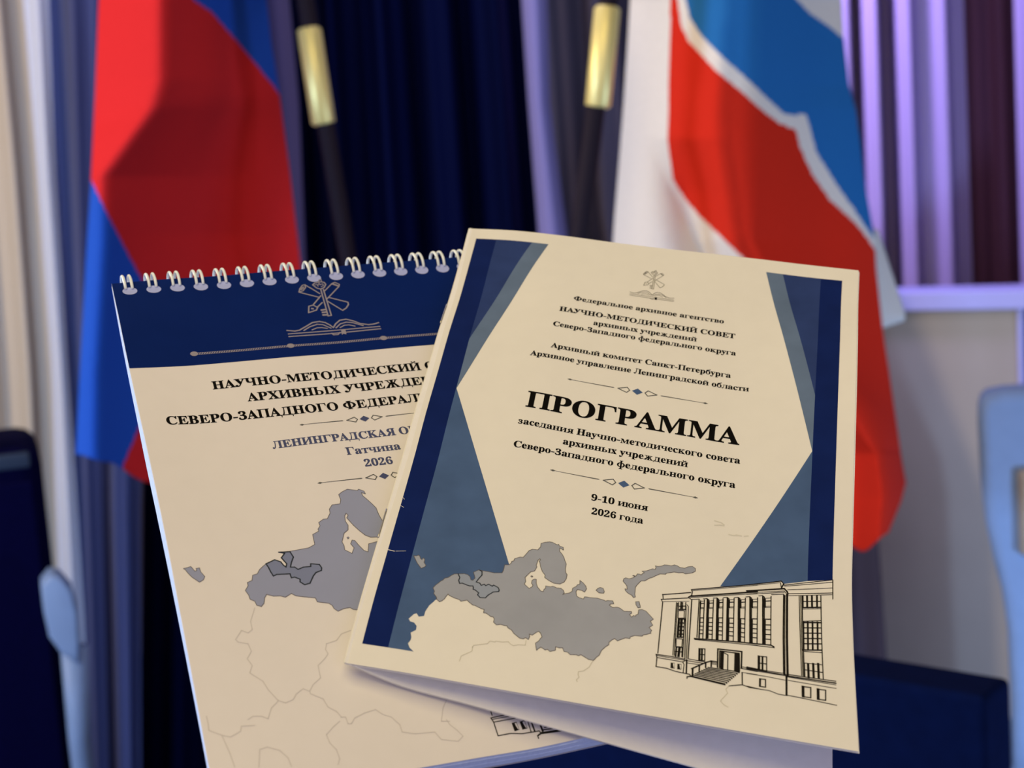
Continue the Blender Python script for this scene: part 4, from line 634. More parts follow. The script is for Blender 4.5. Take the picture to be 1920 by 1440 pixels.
0],[356,0],[356,13],[322,18],[316,30],[236,30],[230,18],[196,13]]],[[[196,310],[196,297],[230,292],[236,280],[316,280],[322,292],[356,297],[356,310]]],[[[308,146],[304,167],[376,235],
[412,298],[448,298],[404,225],[344,160]]],[[[308,170],[368,179],[512,10],[424,10]]],[[[400,0],[534,0],[534,13],[400,13]]],[[[384,297],[496,297],[496,310],[384,310]]],[[[244,146],[248,
167],[176,235],[140,298],[104,298],[148,225],[208,160]]],[[[244,170],[184,179],[40,10],[128,10]]],[[[152,0],[18,0],[18,13],[152,13]]],[[[168,297],[56,297],[56,310],[168,310]]]]],"з":[300,
[[[[124,-4],[89,-3],[62,3],[40,11],[26,22],[17,34],[14,47],[17,61],[27,72],[41,78],[58,80],[62,57],[75,40],[95,29],[120,26],[137,27],[151,31],[164,39],[175,50],[181,67],[183,89],[178,
111],[163,129],[138,141],[104,145],[72,145],[72,172],[106,172],[135,175],[155,189],[167,209],[171,234],[168,255],[160,270],[147,281],[128,284],[112,281],[101,274],[93,263],[88,249],
[86,234],[84,218],[57,220],[36,227],[23,239],[18,256],[26,277],[47,294],[82,306],[131,310],[180,306],[217,292],[241,270],[249,240],[243,214],[226,192],[201,175],[171,163],[192,159],
[212,152],[232,142],[248,128],[258,111],[262,88],[259,64],[250,45],[237,28],[219,16],[198,6],[175,1],[150,-3]]]]],"и":[419,[[[[52,0],[132,0],[132,310],[52,310]]],[[[12,0],[172,0],[172,
13],[138,18],[132,30],[52,30],[46,18],[12,13]]],[[[12,310],[12,297],[46,292],[52,280],[132,280],[138,292],[172,297],[172,310]]],[[[288,0],[368,0],[368,310],[288,310]]],[[[248,0],[408,
0],[408,13],[374,18],[368,30],[288,30],[282,18],[248,13]]],[[[248,310],[248,297],[282,292],[288,280],[368,280],[374,292],[408,297],[408,310]]],[[[128,37],[128,75],[292,273],[292,235]]]]],
"й":[419,[[[[52,0],[132,0],[132,310],[52,310]]],[[[12,0],[172,0],[172,13],[138,18],[132,30],[52,30],[46,18],[12,13]]],[[[12,310],[12,297],[46,292],[52,280],[132,280],[138,292],[172,
297],[172,310]]],[[[288,0],[368,0],[368,310],[288,310]]],[[[248,0],[408,0],[408,13],[374,18],[368,30],[288,30],[282,18],[248,13]]],[[[248,310],[248,297],[282,292],[288,280],[368,280],
[374,292],[408,297],[408,310]]],[[[128,37],[128,75],[292,273],[292,235]]],[[[115,410],[120,387],[133,366],[154,349],[181,339],[210,335],[239,339],[266,349],[287,366],[300,387],[305,
410],[265,415],[262,401],[254,389],[242,379],[227,372],[210,370],[193,372],[178,379],[166,389],[158,401],[155,415]]]]],"к":[409,[[[[13,0],[13,12],[36,15],[50,22],[58,34],[60,55],[60,
258],[58,277],[50,289],[36,296],[14,299],[14,310],[194,310],[194,299],[177,297],[164,294],[155,290],[150,283],[147,273],[146,258],[146,159],[257,254],[274,271],[279,285],[267,296],[233,
299],[233,310],[389,310],[389,299],[382,299],[358,296],[332,285],[305,269],[276,246],[217,194],[370,31],[380,23],[390,17],[401,14],[415,12],[415,0],[225,0],[225,12],[235,12],[245,12],
[252,13],[258,14],[265,18],[267,23],[263,32],[253,45],[159,146],[146,135],[146,55],[149,34],[156,22],[170,15],[194,12],[194,0]]]]],"л":[404,[[[[276,0],[356,0],[356,310],[276,310]]],
[[[236,0],[396,0],[396,13],[362,18],[356,30],[276,30],[270,18],[236,13]]],[[[88,295],[396,295],[396,310],[88,310]]],[[[128,300],[120,170],[106,85],[86,41],[64,26],[56,41],[40,55],[18,
48],[8,29],[18,5],[44,-7],[80,0],[112,31],[132,82],[144,164],[150,300]]]]],"м":[507,[[[[11,0],[11,12],[34,15],[49,22],[58,34],[60,54],[60,260],[59,274],[57,283],[51,290],[42,294],[30,
297],[12,299],[12,310],[148,310],[254,97],[359,310],[494,310],[494,299],[472,295],[458,288],[450,276],[448,258],[448,58],[449,42],[452,29],[457,21],[466,16],[477,13],[494,12],[494,0],
[317,0],[317,12],[334,14],[346,17],[354,22],[360,30],[362,42],[364,57],[364,272],[230,0],[216,0],[84,265],[84,55],[87,33],[96,20],[111,14],[135,12],[135,0]]]]],"н":[419,[[[[12,0],[12,
12],[36,15],[50,22],[58,34],[60,55],[60,258],[57,277],[50,289],[35,296],[13,299],[13,310],[194,310],[194,299],[176,297],[163,294],[154,290],[150,283],[146,273],[146,258],[146,171],[274,
171],[274,258],[273,273],[270,283],[265,290],[256,294],[243,297],[226,299],[226,310],[406,310],[406,299],[382,296],[369,289],[362,277],[359,258],[359,55],[362,35],[369,22],[382,15],
[406,12],[406,0],[226,0],[226,12],[249,14],[263,21],[271,33],[274,55],[274,151],[146,151],[146,55],[148,34],[155,22],[170,15],[194,12],[194,0]]]]],"п":[419,[[[[52,0],[132,0],[132,310],
[52,310]]],[[[12,0],[172,0],[172,13],[138,18],[132,30],[52,30],[46,18],[12,13]]],[[[12,310],[12,297],[46,292],[52,280],[132,280],[138,292],[172,297],[172,310]]],[[[288,0],[368,0],[368,
310],[288,310]]],[[[248,0],[408,0],[408,13],[374,18],[368,30],[288,30],[282,18],[248,13]]],[[[248,310],[248,297],[282,292],[288,280],[368,280],[374,292],[408,297],[408,310]]],[[[12,
295],[408,295],[408,310],[12,310]]]]],"т":[338,[[[[74,0],[74,12],[98,14],[114,21],[122,34],[125,55],[125,295],[119,295],[82,290],[52,275],[33,250],[23,217],[9,217],[9,310],[328,310],
[328,216],[315,216],[305,251],[286,275],[255,290],[215,295],[210,295],[210,55],[214,33],[221,20],[237,14],[262,12],[262,0]]]]],"ч":[392,[[[[256,0],[336,0],[336,310],[256,310]]],[[[216,
0],[376,0],[376,13],[342,18],[336,30],[256,30],[250,18],[216,13]]],[[[216,310],[216,297],[250,292],[256,280],[336,280],[342,292],[376,297],[376,310]]],[[[8,297],[164,297],[164,310],
[8,310]]],[[[48,300],[48,187],[68,146],[120,126],[184,126],[260,143],[260,164],[200,150],[156,154],[132,174],[126,204],[126,300]]]]],"ы":[544,[[[[52,0],[132,0],[132,310],[52,310]]],
[[[12,0],[172,0],[172,13],[138,18],[132,30],[52,30],[46,18],[12,13]]],[[[12,310],[12,297],[46,292],[52,280],[132,280],[138,292],[172,297],[172,310]]],[[[128,0],[188,0],[225,3],[259,
12],[289,26],[311,44],[326,65],[330,87],[326,110],[311,131],[289,149],[259,163],[225,171],[188,174],[128,174],[128,159],[188,159],[204,157],[219,150],[232,138],[242,123],[248,106],[250,
87],[248,69],[242,51],[232,36],[219,25],[204,17],[188,15],[128,15]]],[[[416,0],[496,0],[496,310],[416,310]]],[[[376,0],[536,0],[536,13],[502,18],[496,30],[416,30],[410,18],[376,13]]],
[[[376,310],[376,297],[410,292],[416,280],[496,280],[502,292],[536,297],[536,310]]]]],"ь":[344,[[[[52,0],[132,0],[132,310],[52,310]]],[[[12,0],[172,0],[172,13],[138,18],[132,30],[52,
30],[46,18],[12,13]]],[[[12,310],[12,297],[46,292],[52,280],[132,280],[138,292],[172,297],[172,310]]],[[[128,0],[188,0],[225,3],[259,12],[289,26],[311,44],[326,65],[330,87],[326,110],
[311,131],[289,149],[259,163],[225,171],[188,174],[128,174],[128,159],[188,159],[204,157],[219,150],[232,138],[242,123],[248,106],[250,87],[248,69],[242,51],[232,36],[219,25],[204,17],
[188,15],[128,15]]]]],"я":[378,[[[[380,0],[380,12],[356,15],[342,22],[334,34],[332,55],[332,258],[335,277],[342,289],[357,296],[379,299],[379,310],[218,310],[181,309],[148,305],[121,
299],[98,290],[68,264],[58,228],[63,202],[78,181],[104,164],[140,153],[46,34],[38,25],[30,18],[22,13],[10,12],[8,12],[8,0],[122,0],[231,144],[246,144],[246,55],[244,34],[237,22],[222,
15],[198,12],[198,0]],[[246,159],[230,159],[193,164],[168,176],[154,198],[149,229],[153,258],[165,277],[185,290],[213,294],[230,292],[240,288],[245,279],[246,262]]]]],"б":[336,[[[[318,
154],[314,190],[303,225],[285,256],[262,282],[233,302],[201,314],[168,318],[135,314],[103,302],[74,282],[51,256],[33,225],[22,190],[18,154],[22,118],[33,83],[51,52],[74,26],[103,6],
[135,-6],[168,-10],[201,-6],[233,6],[262,26],[285,52],[303,83],[314,118]],[[243,154],[241,185],[236,215],[227,241],[215,263],[201,280],[185,290],[168,294],[151,290],[135,280],[121,263],
[109,241],[100,215],[95,185],[93,154],[95,123],[100,93],[109,67],[121,45],[135,28],[151,18],[168,14],[185,18],[201,28],[215,45],[227,67],[236,93],[241,123]]],[[[20,150],[30,270],[70,
360],[140,400],[220,412],[262,432],[280,470],[300,470],[290,405],[255,365],[180,345],[120,320],[85,270],[80,200]]]]],"ф":[470,[[[[197,-139],[273,-139],[273,455],[197,455]]],[[[147,-139],
[323,-139],[323,-120],[281,-112],[273,-95],[197,-95],[189,-112],[147,-120]]],[[[147,455],[147,436],[189,428],[197,411],[273,411],[281,428],[323,436],[323,455]]],[[[453,154],[448,190],
[431,225],[405,256],[371,282],[330,302],[284,314],[235,318],[186,314],[140,302],[99,282],[65,256],[39,225],[22,190],[17,154],[22,118],[39,83],[65,52],[99,26],[140,6],[186,-6],[235,-10],
[284,-6],[330,6],[371,26],[405,52],[431,83],[448,118]],[[375,154],[371,185],[361,215],[344,241],[322,263],[296,280],[266,290],[235,294],[204,290],[174,280],[148,263],[126,241],[109,
215],[99,185],[95,154],[99,123],[109,93],[126,67],[148,45],[174,28],[204,18],[235,14],[266,18],[296,28],[322,45],[344,67],[361,93],[371,123]]]]],"ю":[500,[[[[50,0],[128,0],[128,310],
[50,310]]],[[[12,0],[166,0],[166,19],[136,27],[128,44],[50,44],[42,27],[12,19]]],[[[12,310],[12,291],[42,283],[50,266],[128,266],[136,283],[166,291],[166,310]]],[[[120,145],[220,145],
[220,165],[120,165]]],[[[485,154],[481,190],[470,225],[452,256],[429,282],[400,302],[368,314],[335,318],[302,314],[270,302],[241,282],[218,256],[200,225],[189,190],[185,154],[189,118],
[200,83],[218,52],[241,26],[270,6],[302,-6],[335,-10],[368,-6],[400,6],[429,26],[452,52],[470,83],[481,118]],[[410,154],[408,185],[403,215],[394,241],[382,263],[368,280],[352,290],[335,
294],[318,290],[302,280],[288,263],[276,241],[267,215],[262,185],[260,154],[262,123],[267,93],[276,67],[288,45],[302,28],[318,18],[335,14],[352,18],[368,28],[382,45],[394,67],[403,93],
[408,123]]]]]}""")
# nets of points (metres) that bend the cover, the back half and the notepad
NET_B = json.loads("""[[[-0.01313,0.56885,1.28961],[0.00576,0.56567,1.28752],[0.02438,0.56302,1.28435],[0.04292,0.56072,1.28067],[0.06151,0.55821,1.27724],[0.08014,0.55548,1.274],[0.09878,0.55261,1.27071],
[0.1174,0.54969,1.2673],[0.13604,0.54648,1.26411]],[[-0.01666,0.55117,1.27853],[0.0016,0.54819,1.27636],[0.02007,0.54564,1.27321],[0.03852,0.54349,1.26938],[0.057,0.54131,1.26556],[0.07548,
0.53901,1.26179],[0.09397,0.53659,1.258],[0.11248,0.53384,1.25439],[0.13101,0.53015,1.25185]],[[-0.02125,0.53525,1.2653],[-0.00272,0.5318,1.26349],[0.01571,0.52862,1.26141],[0.03407,
0.52657,1.25755],[0.05244,0.52466,1.25344],[0.0708,0.5226,1.24942],[0.0892,0.52011,1.24581],[0.10765,0.51642,1.24363],[0.12603,0.51229,1.24193]],[[-0.02548,0.51751,1.25438],[-0.00708,
0.51476,1.25167],[0.01134,0.51167,1.24942],[0.02961,0.51008,1.24506],[0.04789,0.50831,1.24084],[0.06617,0.50634,1.2368],[0.08448,0.50412,1.23293],[0.10284,0.49997,1.2314],[0.12111,0.4954,
1.23032]],[[-0.02989,0.50089,1.24182],[-0.0114,0.49816,1.23918],[0.00698,0.49522,1.23675],[0.02516,0.49379,1.23225],[0.04334,0.49222,1.22786],[0.06157,0.49044,1.22365],[0.07983,0.48838,
1.2197],[0.09814,0.48441,1.21801],[0.1164,0.47994,1.21682]],[[-0.03396,0.48336,1.23038],[-0.01566,0.48144,1.22679],[0.00261,0.47892,1.22386],[0.02069,0.47766,1.21921],[0.03884,0.47617,
1.21476],[0.05699,0.47457,1.21043],[0.0752,0.4728,1.20624],[0.0936,0.46951,1.20381],[0.11193,0.46571,1.20195]],[[-0.03803,0.46659,1.21789],[-0.0198,0.46477,1.2142],[-0.00165,0.46246,
1.21107],[0.01637,0.46121,1.20648],[0.03443,0.45987,1.20192],[0.05257,0.4584,1.19747],[0.07074,0.45693,1.19302],[0.08909,0.45457,1.18965],[0.10748,0.45162,1.18693]],[[-0.04214,0.44952,
1.20584],[-0.02397,0.4474,1.20258],[-0.00582,0.44559,1.19879],[0.0122,0.4443,1.19428],[0.03025,0.44301,1.18973],[0.04836,0.44164,1.18523],[0.06649,0.44027,1.18067],[0.08466,0.43867,
1.17647],[0.10295,0.43662,1.17284]],[[-0.04619,0.43207,1.1943],[-0.02802,0.42998,1.19104],[-0.00993,0.42844,1.18692],[0.00814,0.4271,1.1825],[0.02621,0.42577,1.17802],[0.0443,0.42439,
1.17356],[0.06241,0.42299,1.1691],[0.08055,0.4215,1.16478],[0.09878,0.41978,1.16083]],[[-0.05026,0.4148,1.18249],[-0.03213,0.41276,1.17926],[-0.01404,0.41138,1.17495],[0.00405,0.40996,
1.17066],[0.02214,0.40851,1.16636],[0.04026,0.40699,1.16211],[0.05841,0.40544,1.15789],[0.0766,0.40383,1.15373],[0.09482,0.40217,1.14981]],[[-0.05399,0.39752,1.17051],[-0.03621,0.39591,
1.16684],[-0.01818,0.39451,1.16273],[-0.0001,0.39294,1.15866],[0.01801,0.39133,1.1546],[0.03617,0.38963,1.15063],[0.05439,0.38789,1.14669],[0.07266,0.38617,1.14274],[0.091,0.38448,1.13877]]]""")
NET_K = json.loads("""[[[-0.01303,0.56882,1.28955],[0.00494,0.56873,1.28286],[0.02267,0.56865,1.27614],[0.04026,0.56863,1.26939],[0.05777,0.56867,1.26263],[0.07525,0.56875,1.25589],[0.0927,0.56885,1.24916],
[0.11015,0.56894,1.24247],[0.12761,0.56903,1.23581]],[[-0.01664,0.55114,1.27849],[0.00095,0.55118,1.27182],[0.01854,0.5511,1.26508],[0.03609,0.55108,1.25831],[0.05359,0.55113,1.25151],
[0.07105,0.55124,1.2447],[0.08849,0.55136,1.23792],[0.10593,0.55149,1.23117],[0.12336,0.55162,1.22445]],[[-0.02125,0.5352,1.26528],[-0.00337,0.53418,1.25981],[0.01433,0.53376,1.25362],
[0.03193,0.5336,1.24706],[0.04944,0.53361,1.24031],[0.06689,0.53372,1.23349],[0.08431,0.53387,1.22667],[0.10172,0.53404,1.21987],[0.11913,0.5342,1.2131]],[[-0.02544,0.51747,1.25432],
[-0.00771,0.51712,1.24793],[0.01004,0.51664,1.2418],[0.02772,0.51629,1.23551],[0.04528,0.51618,1.22895],[0.06273,0.51624,1.22219],[0.08013,0.51639,1.21536],[0.09752,0.51657,1.20854],
[0.11491,0.51676,1.20176]],[[-0.02987,0.50085,1.24178],[-0.0121,0.50033,1.2357],[0.0057,0.49973,1.2297],[0.02345,0.49919,1.22364],[0.04106,0.49889,1.21731],[0.05854,0.49884,1.21069],
[0.07594,0.49895,1.20393],[0.09332,0.49911,1.19714],[0.11071,0.4993,1.19039]],[[-0.03392,0.48332,1.23033],[-0.01643,0.48357,1.2234],[0.0013,0.48306,1.21729],[0.01907,0.48235,1.21141],
[0.03675,0.48183,1.20531],[0.05428,0.48161,1.19891],[0.07171,0.48161,1.19229],[0.0891,0.48171,1.1856],[0.1065,0.48184,1.17895]],[[-0.03805,0.46655,1.21786],[-0.0208,0.46702,1.21078],
[-0.00316,0.46656,1.20462],[0.01461,0.46574,1.19884],[0.03233,0.46502,1.19296],[0.04992,0.46459,1.18677],[0.0674,0.46442,1.18036],[0.08483,0.46439,1.17387],[0.10228,0.4644,1.16741]],
[[-0.04216,0.44949,1.20582],[-0.02523,0.45042,1.19817],[-0.00768,0.45012,1.19186],[0.01008,0.44927,1.1861],[0.02782,0.44841,1.18033],[0.04546,0.44779,1.17431],[0.063,0.44742,1.1681],
[0.0805,0.44719,1.16188],[0.09804,0.44697,1.15577]],[[-0.0462,0.43205,1.19428],[-0.02965,0.43364,1.18584],[-0.01217,0.43351,1.17932],[0.00552,0.43274,1.17345],[0.02324,0.43186,1.16765],
[0.04091,0.43114,1.16167],[0.05853,0.43059,1.15556],[0.07614,0.43012,1.14959],[0.09382,0.42958,1.14398]],[[-0.05028,0.41477,1.18248],[-0.0341,0.41692,1.17351],[-0.01662,0.41659,1.16719],
[0.00097,0.41591,1.16117],[0.01861,0.41514,1.15519],[0.03629,0.41444,1.14913],[0.054,0.41384,1.143],[0.07178,0.41323,1.13698],[0.08967,0.41233,1.13185]],[[-0.05408,0.3975,1.17055],[-0.03842,
0.39981,1.16155],[-0.02108,0.39933,1.15546],[-0.00362,0.39879,1.14929],[0.01392,0.39822,1.14303],[0.03158,0.39767,1.13679],[0.04935,0.39716,1.13053],[0.06727,0.3967,1.12424],[0.08543,
0.39625,1.118]]]""")
NET_N = json.loads("""[[[-0.14227,0.51568,1.27922],[-0.12485,0.52205,1.2793],[-0.10751,0.52878,1.27895],[-0.09003,0.53521,1.27901],[-0.07259,0.54171,1.27899],[-0.05497,0.54809,1.27903],[-0.03745,0.55462,
1.27889],[-0.01993,0.56111,1.2788],[-0.00239,0.56752,1.27882]],[[-0.1363,0.49904,1.26744],[-0.11896,0.50605,1.26666],[-0.10178,0.51329,1.26562],[-0.08436,0.51995,1.26539],[-0.06698,
0.52668,1.26505],[-0.04953,0.5333,1.26484],[-0.03216,0.54017,1.26428],[-0.01469,0.54682,1.26401],[0.0029,0.55311,1.26418]],[[-0.1306,0.48377,1.25377],[-0.11349,0.49112,1.25264],[-0.0961,
0.49791,1.25218],[-0.07865,0.50452,1.25199],[-0.06131,0.51136,1.25148],[-0.04383,0.5179,1.25138],[-0.02643,0.52466,1.25099],[-0.00908,0.53155,1.25039],[0.00836,0.53823,1.25009]],[[-0.12469,
0.46814,1.24069],[-0.10779,0.4758,1.23908],[-0.09039,0.48247,1.23881],[-0.073,0.4892,1.23844],[-0.05565,0.49603,1.23794],[-0.03816,0.50254,1.23787],[-0.02079,0.50935,1.23739],[-0.00344,
0.51622,1.23684],[0.01394,0.52305,1.23635]],[[-0.1187,0.45222,1.22805],[-0.10203,0.46026,1.22581],[-0.08484,0.46742,1.22488],[-0.06735,0.47386,1.22491],[-0.05,0.48068,1.22441],[-0.03253,
0.48724,1.22427],[-0.01516,0.49406,1.22378],[0.0022,0.50093,1.22324],[0.01957,0.50776,1.22274]],[[-0.11281,0.43633,1.21534],[-0.09612,0.44438,1.21305],[-0.07908,0.45183,1.21167],[-0.06169,
0.45854,1.21134],[-0.04438,0.46542,1.21077],[-0.02704,0.47229,1.21021],[-0.0096,0.47895,1.20995],[0.00781,0.48568,1.20958],[0.02521,0.49244,1.20919]],[[-0.10718,0.42085,1.20199],[-0.09035,
0.4287,1.20001],[-0.07332,0.43619,1.19855],[-0.05606,0.44323,1.19774],[-0.03876,0.45014,1.19712],[-0.02141,0.457,1.1966],[-0.00401,0.46372,1.19625],[0.01343,0.4704,1.19595],[0.03087,
0.47708,1.19567]],[[-0.10183,0.40584,1.18803],[-0.08476,0.41333,1.18653],[-0.06764,0.42068,1.18522],[-0.05042,0.42782,1.18427],[-0.03313,0.4348,1.18356],[-0.01579,0.44168,1.183],[0.00161,
0.44843,1.18263],[0.01907,0.45507,1.18241],[0.03655,0.46166,1.18225]],[[-0.09653,0.39098,1.17392],[-0.07929,0.39815,1.17279],[-0.06205,0.40531,1.17171],[-0.04479,0.41242,1.17077],[-0.0275,
0.41945,1.17],[-0.01018,0.4264,1.16938],[0.00724,0.43313,1.16904],[0.02474,0.43968,1.16894],[0.04227,0.44615,1.16894]],[[-0.09128,0.37607,1.15988],[-0.07388,0.38296,1.15904],[-0.05653,
0.39,1.15812],[-0.0392,0.39709,1.15721],[-0.02188,0.40415,1.15639],[-0.00461,0.41125,1.1556],[0.01286,0.41786,1.15543],[0.03043,0.42423,1.15557],[0.04802,0.43054,1.15579]],[[-0.08594,
0.36071,1.1464],[-0.06843,0.36761,1.14553],[-0.05103,0.3747,1.14457],[-0.03366,0.38186,1.14357],[-0.01628,0.389,1.14261],[0.00088,0.39635,1.1415],[0.01849,0.40261,1.14182],[0.03615,
0.40873,1.14228],[0.0538,0.41485,1.14274]]]""")

# ------------------------------------------------------------------ materials of the print work
paper = mat('cream_paper', (0.80, 0.79, 0.76), 0.85, 0.08, var=0.012, scale=140)
pad_paper = mat('pad_cover_paper', (0.76, 0.735, 0.75), 0.85, 0.08, var=0.01, scale=140)
page_white = mat('white_page_paper', (0.9, 0.9, 0.91), 0.85, 0.08, var=0.02, scale=300)
page_edge = mat('cut_page_edges', (0.62, 0.73, 0.98), 0.8, 0.1, var=0.06, scale=700)
black_ink = mat('black_ink', (0.005, 0.0045, 0.004), 0.8, 0.04)
line_ink = mat('thin_black_ink', (0.014, 0.012, 0.01), 0.8, 0.04)
olive_ink = mat('emblem_ink', (0.085, 0.08, 0.055), 0.8, 0.04)
grey_ink = mat('divider_ink', (0.12, 0.125, 0.125), 0.8, 0.04)
navy_ink = mat('navy_panel_ink', (0.0062, 0.0175, 0.115), 0.8, 0.04, var=0.10, scale=90)
mid_ink = mat('mid_blue_panel_ink', (0.028, 0.052, 0.18), 0.8, 0.04, var=0.10, scale=90)
light_ink = mat('slate_blue_panel_ink', (0.125, 0.185, 0.31), 0.8, 0.04, var=0.08, scale=90)
low_ink = mat('steel_blue_panel_ink', (0.068, 0.125, 0.275), 0.8, 0.04, var=0.10, scale=90)
land_ink = mat('grey_land_ink', (0.345, 0.375, 0.46), 0.8, 0.04, var=0.05, scale=80)
region_ink = mat('darker_region_ink', (0.29, 0.34, 0.45), 0.8, 0.04, var=0.05, scale=80)
coast_ink = mat('coast_line_ink', (0.13, 0.115, 0.11), 0.8, 0.04)
dark_line = mat('region_line_ink', (0.035, 0.043, 0.06), 0.8, 0.04)
faint_ink = mat('faint_border_ink', (0.56, 0.54, 0.47), 0.8, 0.04)
ghost_ink = mat('show_through_ink', (0.66, 0.65, 0.60), 0.8, 0.04)

# ------------------------------------------------------------------ booklet
BO = Vector(NET_B[10][0])
book = thing('booklet', BO, 'cream programme booklet with navy corner panels and large black title, cover slightly open', 'booklet')
SB = Sheet(NET_B, 149.48, 212.1, BO)
SK = Sheet(NET_K, 149.48, 212.1, BO)
cover = link('front_cover', slab(SB, 0, -0.14), [paper], book, True)
link('inner_page', slab(SB, -0.75, -0.85, 0.35, 149.9), [page_white], book, True)
link('page', slab(SK, 0.45, 0.3, 0.3), [page_white], book, True)
link('back_cover', slab(SK, 0, -0.14), [paper], book, True)
for a, b in ((47.5, 59.5), (151.5, 164.0)):
    vs = np.linspace(a, b, 9)
    pts = SB.at(np.full(9, -0.12), vs, 0.10)
    link('staple', bm_mesh('staple', tube_bm(pts.tolist(), 0.00028, 8)), [mat('staple_steel', (0.62, 0.6, 0.55), 0.35, 0.5, 0.9)], book, True)

D = DATA
pan = [([D['navyL']], 0, .03), ([D['midL']], 1, .03), ([D['lightL']], 2, .03), ([D['lowL']], 3, .03),
       ([D['navyR']], 0, .03), ([D['midR']], 1, .03), ([D['lightR']], 2, .03), ([D['lowR']], 3, .03)]
pan += stroke(D['frameR'], .2, 4, .05)
link('corner_panels', ink(SB, pan), [navy_ink, mid_ink, light_ink, low_ink, line_ink], cover)


def aff(A, pts):
    return [(x * A[0][0] + y * A[1][0] + A[2][0], x * A[0][1] + y * A[1][1] + A[2][1]) for x, y in pts]


em = []
for w, p in D['emb']:
    em += stroke(aff(D['aff_emb'], p), max(.13, w * .36), 0, .05)
em += [([aff(D['aff_emb'], p)], 1, .05) for p in D['embF']]
link('emblem', ink(SB, em), [olive_ink, black_ink], cover)
T1 = [("Федеральное архивное агентство", 39.78, 46.14, 101.94), ("НАУЧНО-МЕТОДИЧЕСКИЙ СОВЕТ", 47.0, 41.82, 106.51), ("архивных учреждений", 51.65, 55.0, 92.94),
      ("Северо-Западного федерального округа", 55.79, 40.68, 107.41), ("Архивный комитет Санкт-Петербурга", 67.33, 41.69, 106.39), ("Архивное управление Ленинградской области", 72.79, 34.99, 113.11)]
link('heading_text', ink(SB, sum([text(s, a, v, b - a, 2.45) for s, v, a, b in T1], [])), [black_ink], cover)
link('divider_ornament', ink(SB, divider(74.5, 81.4, 24.95)), [grey_ink, low_ink], cover)
link('title_text', ink(SB, text("ПРОГРАММА", 37.0, 97.84, 74.2, 7.35, bold=0.032)), [black_ink], cover)
T2 = [("заседания Научно-методического совета", 106.06, 35.77, 112.23), ("архивных учреждений", 111.5, 52.03, 94.84), ("Северо-Западного федерального округа", 116.79, 35.8, 111.24)]
link('subtitle_text', ink(SB, sum([text(s, a, v, b - a, 2.75) for s, v, a, b in T2], [])), [black_ink], cover)
link('divider_ornament', ink(SB, divider(74.4, 123.9, 24.95)), [grey_ink, low_ink], cover)
T3 = [("9-10 июня", 133.44, 64.35, 83.26), ("2026 года", 139.26, 65.13, 82.22)]
link('date_text', ink(SB, sum([text(s, a, v, b - a, 2.75) for s, v, a, b in T3], [])), [black_ink], cover)
mp = [([D['land']], 0, .045)] + stroke(D['land'], .19, 1, .06, True)
for k, p in enumerate(D['isles']):
    mp += [([p], 0, .045)] + stroke(p, .19, 1, .06, True)
mp += [([D['region']], 2, .055)] + stroke(D['region'][:D['region_n']], .34, 3, .07)
for p in D['borders']:
    mp += stroke(p, .2, 4, .05)
link('map_print', ink(SB, mp), [land_ink, coast_ink, region_ink, dark_line, faint_ink], cover)
bl = []
for w, p in D['bld']:
    bl += stroke(p, w * .95, 0, .05)
bl += [([p], 0, .05) for p in D['bldF']] + [([p], 1, .06) for p in D['bldE']]
link('building_drawing', ink(SB, bl), [line_ink, paper], cover)
link('show_through_print', ink(SB, sum([stroke(p, .45, 0, .05) for p in D['faint']], [])), [ghost_ink], cover)
# worn white specks where the navy print cracked at the fold
sc_ = stroke([(3.8, 168.3), (6.2, 168.6)], .22, 0, .06) + stroke([(6.6, 168.5), (9.6, 167.9)], .12, 0, .06) + stroke([(4.0, 149.2), (5.2, 149.8)], .14, 0, .06) + stroke([(4.0, 145.6), (4.7, 146.3)], .12, 0, .06)
link('fold_wear', ink(SB, sc_), [paper], cover)

# ------------------------------------------------------------------ spiral notepad
NO = Vector(NET_N[10][0])
pad = thing('spiral_notepad', NO, 'wire-bound notepad with a navy header band and grey map, partly hidden behind the cream booklet', 'notepad')
SN = Sheet(NET_N, 148, 210, NO)
pcov = link('front_cover', slab(SN, 0, -0.3), [pad_paper], pad, True)
bm = bmesh.new()
for k in range(7):
    me = slab(SN, -0.32 - 0.9 * k, -1.2 - 0.9 * k, -0.15 + 0.085 * k, 148 + 0.085 * k, 1.2, 210 + 0.12 * ((k * 5) % 3), 0.1)
    bm.from_mesh(me)
    bpy.data.meshes.remove(me)
link('page_block', bm_mesh('block', bm), [page_edge], pad)
link('back_board', slab(SN, -6.7, -7.5, 0.8, 148.8, 0, 210), [mat('grey_board', (0.45, 0.45, 0.5), 0.8, 0.1, var=.05)], pad, True)

head_ink = mat('navy_header_ink', (0.0032, 0.0165, 0.13), 0.8, 0.04, var=0.05, scale=60)
pale_ink = mat('pale_header_ink', (0.30, 0.28, 0.34), 0.8, 0.04)
slate_txt = mat('slate_text_ink', (0.07, 0.085, 0.19), 0.8, 0.04)
pland = mat('lilac_land_ink', (0.3, 0.335, 0.5), 0.8, 0.04, var=0.02)
pregion = mat('dark_lilac_region_ink', (0.205, 0.24, 0.39), 0.8, 0.04, var=0.02)
pcoast = mat('pad_coast_ink', (0.16, 0.15, 0.17), 0.8, 0.04)
pfaint = mat('pad_faint_ink', (0.60, 0.575, 0.59), 0.8, 0.04)
hole_m = mat('hole_paper', (0.4, 0.46, 0.85), 0.6, 0.3)
wire_m = mat('white_coated_wire', (0.88, 0.95, 0.96), 0.28, 0.5)

